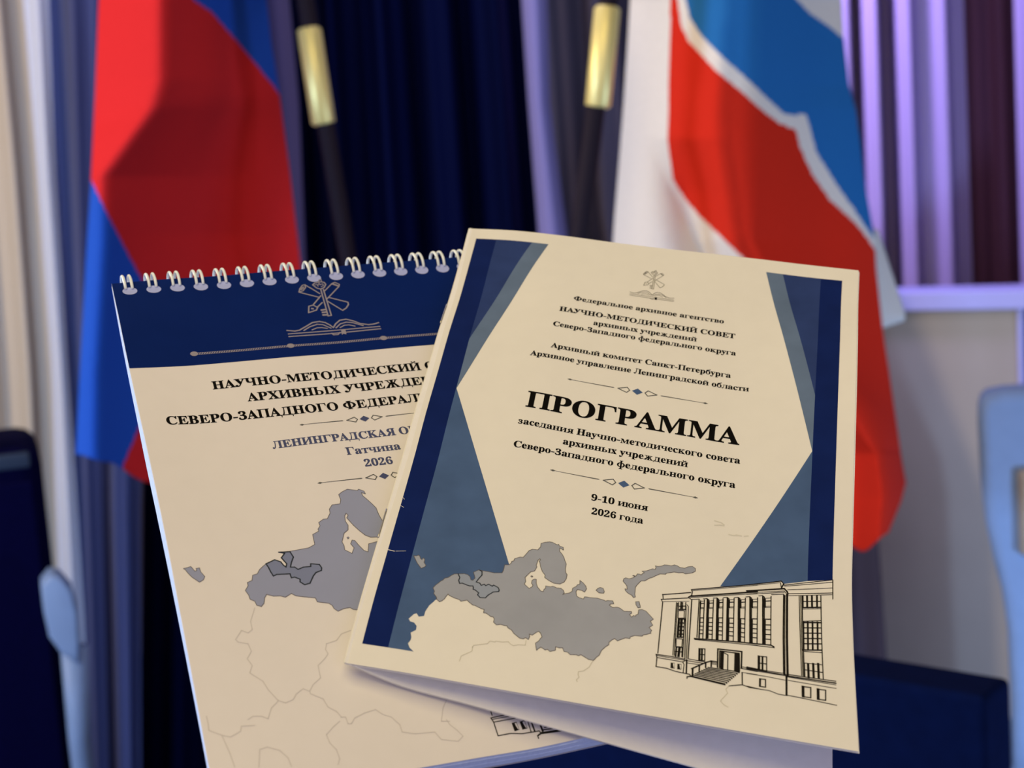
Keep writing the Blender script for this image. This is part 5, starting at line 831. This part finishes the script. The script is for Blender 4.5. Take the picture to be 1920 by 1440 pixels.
rings_u = [5.75 + 8.43 * k for k in range(17)]
holes = [ellipse(u, 5.3, 2.6, 2.15, 22) for u in rings_u]
link('header_band', ink(SN, [([[(0, 0), (148, 0), (148, 45.5), (0, 45.5)]] + [h[::-1] for h in holes], 0, .03)]), [head_ink], pcov)
for u, h in zip(rings_u, holes):
    link('punch_hole', ink(SN, [([ellipse(u, 5.3, 2.68, 2.22, 22)], 0, .02)]), [hole_m], pcov)
    bm = bmesh.new()
    for s in (-1.2, 1.2):
        th = np.linspace(math.radians(32), math.radians(330), 34)
        r = 4.5
        vv = 0.35 + r * np.cos(th)
        dd = -2.4 + r * np.sin(th)
        uu = u - 0.1 + s + (0.55 * (vv - 4.3) / 8.5)
        tube_bm(SN.at(uu, vv, dd).tolist(), 0.00053, 10, bm)
    link('wire_loop', bm_mesh('loop', bm), [wire_m], pad, True)
em = []
for w, p in D['emb']:
    em += stroke(p, w * 1.0, 0, .05)
link('emblem', ink(SN, em + [([p], 0, .05) for p in D['embF']]), [pale_ink], pcov)
rope = stroke([(22.7, 40.05 - .42), (125.2, 40.05 - .42)], .14, 0, .05) + stroke([(22.7, 40.05 + .42), (125.2, 40.05 + .42)], .14, 0, .05)
x = 23.2
while x < 125:
    rope.append(([[(x, 40.5), (x + .75, 39.6), (x + 1.2, 39.6), (x + .45, 40.5)]], 0, .05))
    x += 0.85
for u in (22.68, 56.6, 90.87, 125.1):
    rope.append(([ellipse(u, 40.0, 1.35, 1.1)], 0, .07))
link('rope_ornament', ink(SN, rope), [pale_ink], pcov)
k1 = 74.46 / text_w("НАУЧНО-МЕТОДИЧЕСКИЙ")
k3 = 87.09 / text_w("СЕВЕРО-ЗАПАДНОГО ФЕДЕРАЛ")
k2 = 61.94 / text_w("АРХИВНЫХ УЧРЕЖДЕ")
ht = text("НАУЧНО-МЕТОДИЧЕСКИЙ СОВЕТ", 25.92, 57.71, k1 * text_w("НАУЧНО-МЕТОДИЧЕСКИЙ СОВЕТ"), 3.7)
ht += text("АРХИВНЫХ УЧРЕЖДЕНИЙ", 36.6, 64.89, k2 * text_w("АРХИВНЫХ УЧРЕЖДЕНИЙ"), 3.7)
ht += text("СЕВЕРО-ЗАПАДНОГО ФЕДЕРАЛЬНОГО ОКРУГА", 8.01, 72.79, k3 * text_w("СЕВЕРО-ЗАПАДНОГО ФЕДЕРАЛЬНОГО ОКРУГА"), 3.7)
link('heading_text', ink(SN, ht), [black_ink], pcov)
link('divider_ornament', ink(SN, divider(74.0, 77.94, 22.7)), [grey_ink, slate_txt], pcov)
k4 = 42.41 / text_w("ЛЕНИНГРАДСКАЯ")
pt = text("ЛЕНИНГРАДСКАЯ ОБЛАСТЬ", 40.43, 86.85, k4 * text_w("ЛЕНИНГРАДСКАЯ ОБЛАСТЬ"), 3.15)
pt += text("Гатчина", 63.99, 93.3, 18.94, 3.15) + text("2026", 68.75, 99.16, 9.94, 3.15)
link('place_text', ink(SN, pt), [slate_txt], pcov)
link('divider_ornament', ink(SN, divider(74.0, 104.01, 22.6)), [grey_ink, slate_txt], pcov)
mp = [([D['nland']], 0, .045)] + stroke(D['nland'], .22, 1, .06, True) + [([D['nregion']], 2, .055)] + stroke(D['nregion'], .42, 3, .07, True)
for p in D['nisles']:
    mp += [([p], 0, .045)] + stroke(p, .2, 1, .06, True)
for p in D['nborders']:
    mp += stroke(p, .26, 4, .05)
link('map_print', ink(SN, mp), [pland, pcoast, pregion, dark_line, pfaint], pcov)
bl = []
for w, p in D['bld']:
    q = [t for t in aff(D['aff_bld'], p)]
    if max(t[0] for t in q) < 146:
        bl += stroke(q, w * .95, 0, .05)
for p in D['bldF']:
    bl += [([aff(D['aff_bld'], p)], 0, .05)]
for p in D['bldE']:
    bl += [([aff(D['aff_bld'], p)], 1, .06)]
link('building_drawing', ink(SN, bl), [line_ink, pad_paper], pcov)


# ------------------------------------------------------------------ cloth
def lerp(tab, y):
    if y <= tab[0][0]:
        a, b = tab[0], tab[1]
    elif y >= tab[-1][0]:
        a, b = tab[-2], tab[-1]
    else:
        for a, b in zip(tab, tab[1:]):
            if a[0] <= y <= b[0]:
                break
    t = (y - a[0]) / (b[0] - a[0])
    return [a[k] + (b[k] - a[k]) * t for k in range(1, len(a))]


def inside(p, poly):
    x, y = p
    c = False
    for i in range(len(poly)):
        (x1, y1), (x2, y2) = poly[i], poly[i - 1]
        if (y1 > y) != (y2 > y) and x < (x2 - x1) * (y - y1) / (y2 - y1) + x1:
            c = not c
    return c


def ease(tab, s):
    """smooth profile through (position, value) pairs"""
    for (a, va), (b, vb) in zip(tab, tab[1:]):
        if a <= s <= b:
            t = (s - a) / (b - a)
            return va + (vb - va) * (3 * t * t - 2 * t**3)
    return tab[0][1] if s < tab[0][0] else tab[-1][1]


def drape(name, rows, Y, fold, mats, regions=(), parent=None, org=(0, 0, 0), nx=90, ny=110, bottom=None):
    """hanging cloth: rows give its two edges at each height, fold(x, y, s) its depth, regions the dyed areas"""
    y0, y1 = rows[0][0], rows[-1][0]
    vs, fs, mi, pix = [], [], [], []
    for j in range(ny + 1):
        for i in range(nx + 1):
            s = i / nx
            yb = bottom(s) if bottom else y1
            y = y0 + (yb - y0) * j / ny
            xl, xr = lerp(rows, y)
            x = xl + (xr - xl) * s
            vs.append(at(x, y, Y + fold(x, y, s)) - Vector(org))
            pix.append((x, y))
    n = nx + 1
    for j in range(ny):
        for i in range(nx):
            a = j * n + i
            fs.append((a, a + n, a + n + 1, a + 1))
            cx = (pix[a][0] + pix[a + n + 1][0]) / 2
            cy = (pix[a][1] + pix[a + n + 1][1]) / 2
            k = 0
            for q, (poly, idx) in enumerate(regions):
                if inside((cx, cy), poly):
                    k = idx
            mi.append(k)
    me = bpy.data.meshes.new(name)
    me.from_pydata(vs, [], fs)
    me.update()
    me.polygons.foreach_set('material_index', mi)
    o = link(name, me, mats, parent, True)
    md = o.modifiers.new('thickness', 'SOLIDIFY')
    md.thickness = 0.0012
    md.offset = 0
    return o


def fabric(name, col, **k):
    return mat(name, col, 0.85, 0.05, var=0.03, scale=200, bump=0.05, **k)


red = fabric('red_flag_cloth', (0.57, 0.02, 0.022))
blue = fabric('blue_flag_cloth', (0.014, 0.072, 0.4))
white = fabric('white_flag_cloth', (0.75, 0.7, 0.63))
red2 = fabric('vermilion_flag_cloth', (0.63, 0.025, 0.011))
blue2 = fabric('azure_flag_cloth', (0.02, 0.15, 0.42))
dark_pole = mat('dark_brown_pole', (0.016, 0.011, 0.018), 0.7, 0.1)
brass = mat('polished_brass', (0.92, 0.76, 0.27), 0.42, 0.5, 0.35)
red_ring = mat('dark_red_lacquer', (0.10, 0.01, 0.02), 0.35, 0.5)


def pole(parent, org, p_top, p_low, Yp, fer):
    a, b = at(*p_top, Yp), at(*p_low, Yp)
    d = (b - a).normalized()
    floor_pt = a + d * ((a.z - 0.006) / -d.z)
    top = a - d * 0.42
    org = Vector(org)
    link('pole', bm_mesh('pole', tube_bm([top - org, a - org, floor_pt - org], 0.0115, 20)), [dark_pole], parent, True)
    f0, f1 = at(*fer[0], Yp), at(*fer[1], Yp)
    L = (f1 - f0)
    ln = L.length
    L.normalize()
    prof = [(0, .0125), (.003, .0155), (ln - .003, .0155), (ln, .0125)]
    link('ferrule', bm_mesh('ferrule', tube_bm([f0 + L * t - org for t, r in prof], [r for t, r in prof], 28)), [brass], parent, True)
    link('finial', bm_mesh('finial', tube_bm([top - org, top - d * .02 - org, top - d * .05 - org, top - d * .12 - org], [.014, .02, .024, .002], 20)), [brass], parent, True)
    link('foot', bm_mesh('foot', tube_bm([a + d * ((a.z - .06) / -d.z) - org, floor_pt - org], [.016, .018], 20)), [dark_pole], parent, True)
    return floor_pt


# left flag
YF = 1.75
o1 = Vector((at(660, 520, YF).x, YF, 0))
fl = thing('flag', o1, 'red and blue draped flag on a dark pole left, behind the spiral notepad', 'flag')
pole(fl, o1, (576, 20), (652, 480), YF + .12, ((579, 52), (607, 234)))
rowsL = [(-330, 300, 524), (-120, 196, 512), (0, 186, 499), (80, 183, 508), (160, 180, 521), (330, 172, 544), (450, 164, 558), (560, 158, 570), (700, 150, 588), (850, 143, 605), (930, 140, 612)]


def foldL_(x, y, s):
    ridge = lerp([(-400, 305), (150, 303), (200, 288), (250, 250), (330, 192), (450, 192), (700, 176), (950, 172)], y)[0]
    xl, xr = lerp(rowsL, y)
    if x < ridge:
        t = (ridge - x) / max(ridge - xl, 8)
        d = 0.10 * min(1, (ridge - xl) / 90.0) * t
    else:
        t = (x - ridge) / (xr - ridge)
        q = min(1.0, max(0.0, (y - 180) / 260.0))
        d = 0.24 * (t * (1 - q) + (1 - (1 - t) ** 2) * q) + 0.006 * math.sin(x / 23.0 + y / 160.0) * t
    return d


def foldL(x, y, s):
    z = sum(foldL_(x + k, y, s) for k in (-16, -8, 0, 8, 16)) / 5.0
    t = min(1.0, max(0.0, -y / 330.0))              # the hoist corner is tied to the pole above
    return z * (1 - t) + 0.115 * t


regL = [([(345, -400), (352, -60), (362, 0), (395, 22), (430, 62), (480, 122), (517, 168), (545, 215), (900, 215), (900, -400)], 1),
        ([(60, 345), (172, 338), (186, 368), (203, 405), (231, 460), (262, 518), (300, 600), (310, 690), (290, 745), (263, 795), (222, 893), (205, 960), (60, 960)], 1)]
link_bottom = lambda s: ease([(0, 852), (.12, 866), (.3, 905), (.6, 930), (1, 940)], s)
drape('cloth', rowsL, YF, foldL, [red, blue], regL, fl, o1, 190, 260, link_bottom)

# right flag
YR = 1.8
o2 = Vector((at(1085, 520, YR).x, YR, 0))
fr = thing('flag', o2, 'flag with a wavy white stripe between red and blue, behind the cream booklet', 'flag')
pole(fr, o2, (1142, -10), (1088, 440), YR - .08, ((1139, 12), (1121, 202)))
rowsR = [(-330, 1180, 1520), (-100, 1196, 1577), (0, 1182, 1577), (70, 1178, 1581), (160, 1172, 1591), (205, 1169, 1604), (270, 1164, 1613), (345, 1158, 1621), (405, 1153, 1632), (450, 1150, 1640), (500, 1149, 1642), (620, 1147, 1655), (700, 1150, 1667), (860, 1160, 1690), (905, 1170, 1698), (940, 1180, 1689), (1045, 1200, 1646)]


def foldR_(x, y, s):
    v1 = lerp([(-400, 1262), (0, 1255), (200, 1252), (260, 1252), (430, 1330), (600, 1400), (720, 1470), (850, 1560), (1100, 1570)], y)[0]   # valley beside the red
    r2 = lerp([(-400, 1400), (0, 1398), (450, 1376), (620, 1460), (760, 1604), (850, 1680), (930, 1690), (1050, 1680)], y)[0]
    v1 = min(v1, r2 - 20)
    xr = max(lerp(rowsR, y)[1], r2 + 12)
    xl = lerp(rowsR, y)[0]
    if x < v1:
        c = min(v1, 1238)
        if x < c:
            return 0.10 - 0.055 * (x - xl) / max(c - xl, 1)
        return 0.045 + 0.03 * min(1, (v1 - c) / 60.0) * (x - c) / max(v1 - c, 1)
    if x < r2:
        h0 = 0.045 + 0.03 * min(1, max(0, v1 - 1238) / 60.0)
        return h0 - (h0 + 0.07) * (x - v1) / (r2 - v1)
    t = (x - r2) / (xr - r2)
    return -0.07 + 0.19 * t + 0.006 * math.sin(x / 20.0) * t


def foldR(x, y, s):
    z = sum(foldR_(x + k, y, s) for k in (-36, -24, -12, 0, 12, 24, 36)) / 7.0
    t = min(1.0, max(0.0, -y / 330.0))              # the hoist corner is tied to the pole above
    return z * (1 - t) - 0.075 * t


U = [(1286, 0), (1294, 34), (1316, 68), (1357, 109), (1402, 150), (1440, 187), (1470, 214), (1511, 216), (1519, 244), (1530, 285), (1567, 345), (1609, 405), (1631, 439), (1660, 470)]
Lw = [(1271, 0), (1277, 45), (1290, 75), (1342, 131), (1387, 169), (1432, 210), (1462, 232), (1492, 244), (1500, 278), (1522, 326), (1556, 375), (1605, 420), (1631, 454), (1668, 520)]
regR = [([(1262, -400), (1262, -60), (1258, 0), (1254, 187), (1252, 262), (1262, 337), (1284, 372), (1312, 405), (1391, 480), (1450, 540), (1470, 1100), (1800, 1100), (1800, -400)], 1),
        ([(1250, -400), (1262, -60)] + Lw + U[::-1] + [(1282, -60), (1276, -400)], 0),
        ([(1276, -400), (1282, -60)] + U + [(1760, 470), (1590, 77), (1576, 68), (1552, 48), (1519, 26), (1494, 0), (1440, -70), (1400, -400)], 2),
        ([(1400, -400), (1440, -70), (1494, 0), (1519, 26), (1552, 48), (1576, 68), (1592, 80), (1800, 80), (1800, -400)], 0)]
drape('cloth', rowsR, YR, foldR, [white, red2, blue2], regR, fr, o2, 230, 320, lambda s: ease([(0, 880), (.45, 960), (.82, 1012), (.93, 1034), (1, 1000)], s))
rowsT = [(430, 1612, 1646), (500, 1630, 1668), (560, 1644, 1688), (592, 1650, 1698), (616, 1652, 1690)]
drape('cloth_tail', rowsT, YR + .15, lambda x, y, s: .07 * s, [white], (), fr, o2, 16, 24, lambda s: 616 - 14 * s)

# ------------------------------------------------------------------ curtains


def pleats(amp, n, ph=0.0, deep=0.0):
    return lambda x, y, s: amp * math.sin(2 * math.pi * (n * s + ph)) + deep * math.sin(2 * math.pi * (n * 2.3 * s + ph * 3))


beige_c = fabric('beige_curtain_cloth', (0.50, 0.44, 0.36))
ivory_c = fabric('ivory_curtain_cloth', (0.56, 0.6, 0.72))
slate_c = fabric('slate_curtain_cloth', (0.088, 0.108, 0.26))
navy_c = fabric('navy_curtain_cloth', (0.0008, 0.0026, 0.028))
grey_c = fabric('grey_violet_curtain_cloth', (0.04, 0.034, 0.092))
lilac_c = fabric('lilac_curtain_cloth', (0.24, 0.22, 0.48))
char_c = fabric('charcoal_curtain_cloth', (0.075, 0.066, 0.1))
purple_c = fabric('pale_violet_curtain_cloth', (0.46, 0.38, 0.66))
plum_c = fabric('plum_curtain_cloth', (0.21, 0.085, 0.16))


def curtain(name, rows, Y, fold, m, label, nx=90):
    o = Vector(at(rows[-1][1], rows[-1][0], Y))
    o.z = 0.0
    c = drape(name, rows, Y, fold, [m], (), None, o, nx, 40)
    c.location = o
    return tag(c, label, 'curtain')


BOT = 2050
curtain('beige_curtain', [(-700, -330, -12), (0, -290, 44), (300, -250, 70), (700, -215, 99), (900, -200, 107), (1500, -160, 128), (BOT, -130, 150)], 2.95, pleats(.016, 4.3, .1, .004), beige_c, 'beige curtain at the far left edge, above the black cabinet')
curtain('white_curtain', [(-700, -40, 40), (0, 44, 92), (300, 69, 102), (700, 98, 127), (900, 104, 141), (1200, 115, 160), (1500, 122, 168), (BOT, 140, 190)], 2.88, pleats(.010, 1.1, .15), ivory_c, 'narrow whitish curtain strip beside the beige curtain', 30)
curtain('slate_curtain', [(-700, 10, 280), (0, 84, 300), (700, 118, 285), (900, 132, 262), (1500, 160, 264), (BOT, 190, 280)], 3.02, pleats(.02, 2.2, .2, .008), slate_c, 'slate blue curtain behind the left edge of the red and blue flag')
curtain('navy_curtain', [(-700, 150, 900), (0, 240, 990), (700, 270, 1040), (1500, 262, 1100), (BOT, 280, 1130)], 3.17, pleats(.05, 7.3, .1, .02), navy_c, 'almost black navy curtain in the middle, between the two flagpoles', 160)
curtain('grey_curtain', [(-700, 300, 470), (0, 430, 543), (200, 445, 561), (480, 460, 572), (900, 480, 590), (BOT, 520, 640)], 2.98, pleats(.015, 1.2, .3), grey_c, 'thin grey violet curtain edge just right of the red and blue flag', 30)
curtain('lilac_curtain', [(-700, 935, 990), (0, 978, 1026), (200, 991, 1031), (430, 1009, 1062), (900, 1040, 1120), (BOT, 1080, 1240)], 2.98, lambda x, y, s: -.03 * math.sin(math.pi * s), lilac_c, 'slim lilac curtain strip left of the flagpole with the wavy striped flag', 30)
curtain('charcoal_curtain', [(-700, 960, 1330), (0, 1015, 1340), (430, 1045, 1350), (900, 1090, 1640), (1500, 1100, 1680), (BOT, 1120, 1700)], 3.10, pleats(.03, 3.1, .55, .01), char_c, 'charcoal curtain behind the pole of the wavy striped flag')
PP = [(1480, .0), (1540, -.06), (1598, -.09), (1605, .11), (1615, .11), (1626, -.06), (1654, -.09), (1661, .11), (1681, .11), (1694, -.05), (1720, -.08), (1738, -.01), (1792, -.05), (1806, .06), (1830, .08)]
curtain('violet_curtain', [(-700, 1460, 1790), (0, 1480, 1806), (550, 1496, 1824), (1300, 1520, 1850), (BOT, 1540, 1870)], 3.86, lambda x, y, s: ease(PP, 1480 + s * 350), purple_c, 'pale violet pleated curtain right of the wavy striped flag', 220)
curtain('plum_curtain', [(-700, 1760, 1880), (0, 1796, 1902), (550, 1812, 1918), (1300, 1840, 1950), (BOT, 1870, 1980)], 4.06, pleats(.012, 2.2, .1), plum_c, 'dark plum curtain between two pale violet curtains at the right', 40)
curtain('violet_curtain', [(-700, 1876, 2150), (0, 1901, 2180), (550, 1915, 2200), (1300, 1945, 2230), (BOT, 1970, 2260)], 3.86, pleats(.03, 4, .25), purple_c, 'pale violet curtain at the far right edge beyond the plum one', 60)

# ------------------------------------------------------------------ counter on the right
zt = at(1700, 548, 3.35).z
a, b = at_z(1690, 548, zt), at_z(1920, 543, zt)
ax = (b - a).normalized()
yaw = math.atan2(ax.y, ax.x)
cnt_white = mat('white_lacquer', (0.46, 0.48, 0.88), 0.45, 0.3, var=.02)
cnt_grey = mat('grey_panel', (0.43, 0.385, 0.325), 0.6, 0.3, var=.03, scale=8)
cnt_blue = mat('blue_panel', (0.045, 0.07, 0.34), 0.5, 0.3)
co = Vector((a.x, a.y, 0)) - ax * 0.42
counter = thing('counter', co, 'grey fronted counter with a pale lilac top, right of the wavy striped flag', 'counter', yaw)
k = (at_z(1908, 545, zt) - a).length + 0.42
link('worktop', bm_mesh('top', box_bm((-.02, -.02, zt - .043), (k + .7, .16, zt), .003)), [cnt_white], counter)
link('front_panel', bm_mesh('pan', box_bm((0, 0, 0), (k - .006, .03, zt - .043))), [cnt_grey], counter)
link('post', bm_mesh('post', box_bm((k - .006, -.012, 0), (k + .006, .03, zt - .043), .002)), [cnt_white], counter)
link('side_panel', bm_mesh('sp', box_bm((k + .006, .005, 0), (k + .68, .03, zt - .043))), [cnt_blue], counter)

# ------------------------------------------------------------------ dark chair low on the right
navy_up = mat('navy_upholstery', (0.0012, 0.005, 0.035), 0.9, 0.04, var=.1, scale=60, bump=.2)
leg_m = mat('black_steel', (0.012, 0.012, 0.016), 0.4, 0.5)
A = at(1848, 1309, 1.08)
Bp = at_z(1602, 1266, A.z)
cx_ = (A - Bp).normalized()
chair = thing('chair', Vector((A.x, A.y, 0)), 'dark navy chair with a straight upholstered back, low behind the right side of the booklet', 'chair', math.atan2(cx_.y, cx_.x))
hz = A.z


def slab_obj(name, lo, hi, bev, m, parent, smooth=False):
    return link(name, bm_mesh(name, box_bm(lo, hi, bev)), [m], parent, smooth)


CW = 0.52
slab_obj('backrest', (-CW, 0, hz - .40), (0, .055, hz), .006, navy_up, chair)
slab_obj('seat', (-CW, .04, hz - .47), (0, .42, hz - .39), .02, navy_up, chair)
for lx in (-CW + .03, -.03):
    for ly in (.05, .38):
        link('leg', bm_mesh('leg', tube_bm([(lx, ly, 0), (lx, ly, hz - .45)], .012, 14)), [leg_m], chair, True)

# ------------------------------------------------------------------ pale covered chair at the right edge
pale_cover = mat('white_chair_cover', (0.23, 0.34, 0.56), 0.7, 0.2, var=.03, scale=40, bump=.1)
beige_pad = mat('beige_upholstery', (0.42, 0.36, 0.28), 0.7, 0.2, var=.05)
YC = 2.1
out = [(1833, 800), (1833, 772), (1838, 752), (1850, 741), (1880, 735), (2050, 729), (2390, 712), (2420, 718), (2434, 745), (2440, 1480), (1899, 1480), (1896, 1320), (1890, 1190), (1878, 1110), (1862, 1045), (1848, 985), (1838, 900)]
oc = at(1960, 1440, YC)
oc = Vector((oc.x, YC, 0))
pc = thing('chair', oc, 'chair in a pale blue white cover at the right edge, in front of the counter', 'chair')
bm = bmesh.new()
f0 = [bm.verts.new(at(x, y, YC) - oc) for x, y in out]
bm.faces.new(f0)
r = bmesh.ops.extrude_face_region(bm, geom=bm.faces[:])
for v in r['geom']:
    if isinstance(v, bmesh.types.BMVert):
        v.co += Vector((.03, .09, 0))
bmesh.ops.bevel(bm, geom=[e for e in bm.edges if abs((e.verts[0].co - e.verts[1].co).y) < 1e-5], offset=.022, segments=5, affect='EDGES', profile=.5)
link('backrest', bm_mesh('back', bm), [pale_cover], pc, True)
p0, p1 = at(1906, 880, YC) - oc, at(2370, 1010, YC) - oc
slab_obj('cushion', (p0.x, -.02, p1.z), (p1.x, .004, p0.z), .009, beige_pad, pc, True)
zb = (at(1899, 1480, YC)).z
x0_, x1_ = (at(1899, 1480, YC) - oc).x, (at(2440, 1480, YC) - oc).x
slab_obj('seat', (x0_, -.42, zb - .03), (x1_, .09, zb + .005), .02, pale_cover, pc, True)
for lx in (x0_ + .02, x1_ - .02):
    for ly in (-.38, .05):
        link('leg', bm_mesh('leg', tube_bm([(lx, ly, 0), (lx, ly, zb - .02)], .012, 14)), [leg_m], pc, True)

# ------------------------------------------------------------------ black cabinet at the left edge
YL = 2.1
cab_m = mat('black_cabinet_paint', (0.0008, 0.0008, 0.02), 0.9, 0.04, var=.1, scale=40)
band_m = mat('grey_cabinet_trim', (0.03, 0.045, 0.075), 0.9, 0.04)
ol = at(104, 1100, YL)
zt_l = at(20, 840, YL).z
ol = Vector((ol.x, YL, 0))
spk = thing('loudspeaker', ol, 'black loudspeaker cabinet with a raised handle on top at the left edge', 'loudspeaker', 0.34)
slab_obj('cabinet', (-.32, 0, 0), (0, .28, zt_l), .032, cab_m, spk, True)
slab_obj('trim', (-.318, -.004, zt_l - .030), (-.016, .05, zt_l - .008), .004, band_m, spk, True)
slab_obj('handle', (-.24, .02, zt_l - .01), (-.07, .10, zt_l + .030), .012, cab_m, spk, True)
slab_obj('grille', (-.305, -.006, .05), (-.015, .004, zt_l - .05), .004, mat('black_grille', (0.0008, 0.0008, 0.02), 0.9, .04, var=.3, scale=600), spk)

# pale box on a stem beside it
pale_box = mat('pale_blue_plastic', (0.15, 0.225, 0.38), 0.5, 0.3, var=.05, scale=30)
YB = 1.98
ob = at(128, 1440, YB)
ob = Vector((ob.x, YB, 0))
eb = thing('equipment_box', ob, 'small pale blue rounded box on a slim stem beside the black loudspeaker', 'box')
bm = bmesh.new()
f0 = [bm.verts.new(at(x, y, YB) - ob) for x, y in [(76, 1100), (92, 1080), (112, 1082), (135, 1108), (146, 1150), (150, 1205), (148, 1246), (112, 1224), (92, 1196), (82, 1150)]]
bm.faces.new(f0)
r = bmesh.ops.extrude_face_region(bm, geom=bm.faces[:])
for v in r['geom']:
    if isinstance(v, bmesh.types.BMVert):
        v.co += Vector((-.02, .06, 0))
bmesh.ops.bevel(bm, geom=[e for e in bm.edges if abs((e.verts[0].co - e.verts[1].co).y) < 1e-5], offset=.007, segments=4, affect='EDGES', profile=.5)
link('case', bm_mesh('case', bm), [pale_box], eb, True)
sp0 = at(128, 1225, YB) - ob + Vector((0, .03, 0))
sp1 = at(138, 1400, YB) - ob + Vector((0, .03, 0))
link('stem', bm_mesh('stem', tube_bm([sp0, sp1, Vector((sp1.x, .03, 0.0))], [.020, .016, .012], 16)), [pale_box], eb, True)

# ------------------------------------------------------------------ the room
floor_m = mat('dark_carpet', (0.012, 0.014, 0.03), 0.9, 0.1, var=.2, scale=200)
wall_m = mat('dim_plaster', (0.10, 0.09, 0.13), 0.8, 0.2, var=.05, scale=6)
ceil_m = mat('ceiling_plaster', (0.4, 0.38, 0.4), 0.8, 0.2, var=.03, scale=6)


def struct(name, lo, hi, m):
    o = link(name, bm_mesh(name, box_bm(lo, hi)), [m])
    o['kind'] = 'structure'
    return o


struct('floor', (-2.6, -2.2, -.1), (2.9, 4.3, 0), floor_m)
struct('wall_back', (-2.6, 4.2, 0), (2.9, 4.3, 3.2), wall_m)
struct('wall_left', (-2.7, -2.2, 0), (-2.6, 4.3, 3.2), wall_m)
struct('wall_right', (2.9, -2.2, 0), (3.0, 4.3, 3.2), wall_m)
struct('ceiling', (-2.7, -2.2, 3.2), (3.0, 4.3, 3.3), ceil_m)
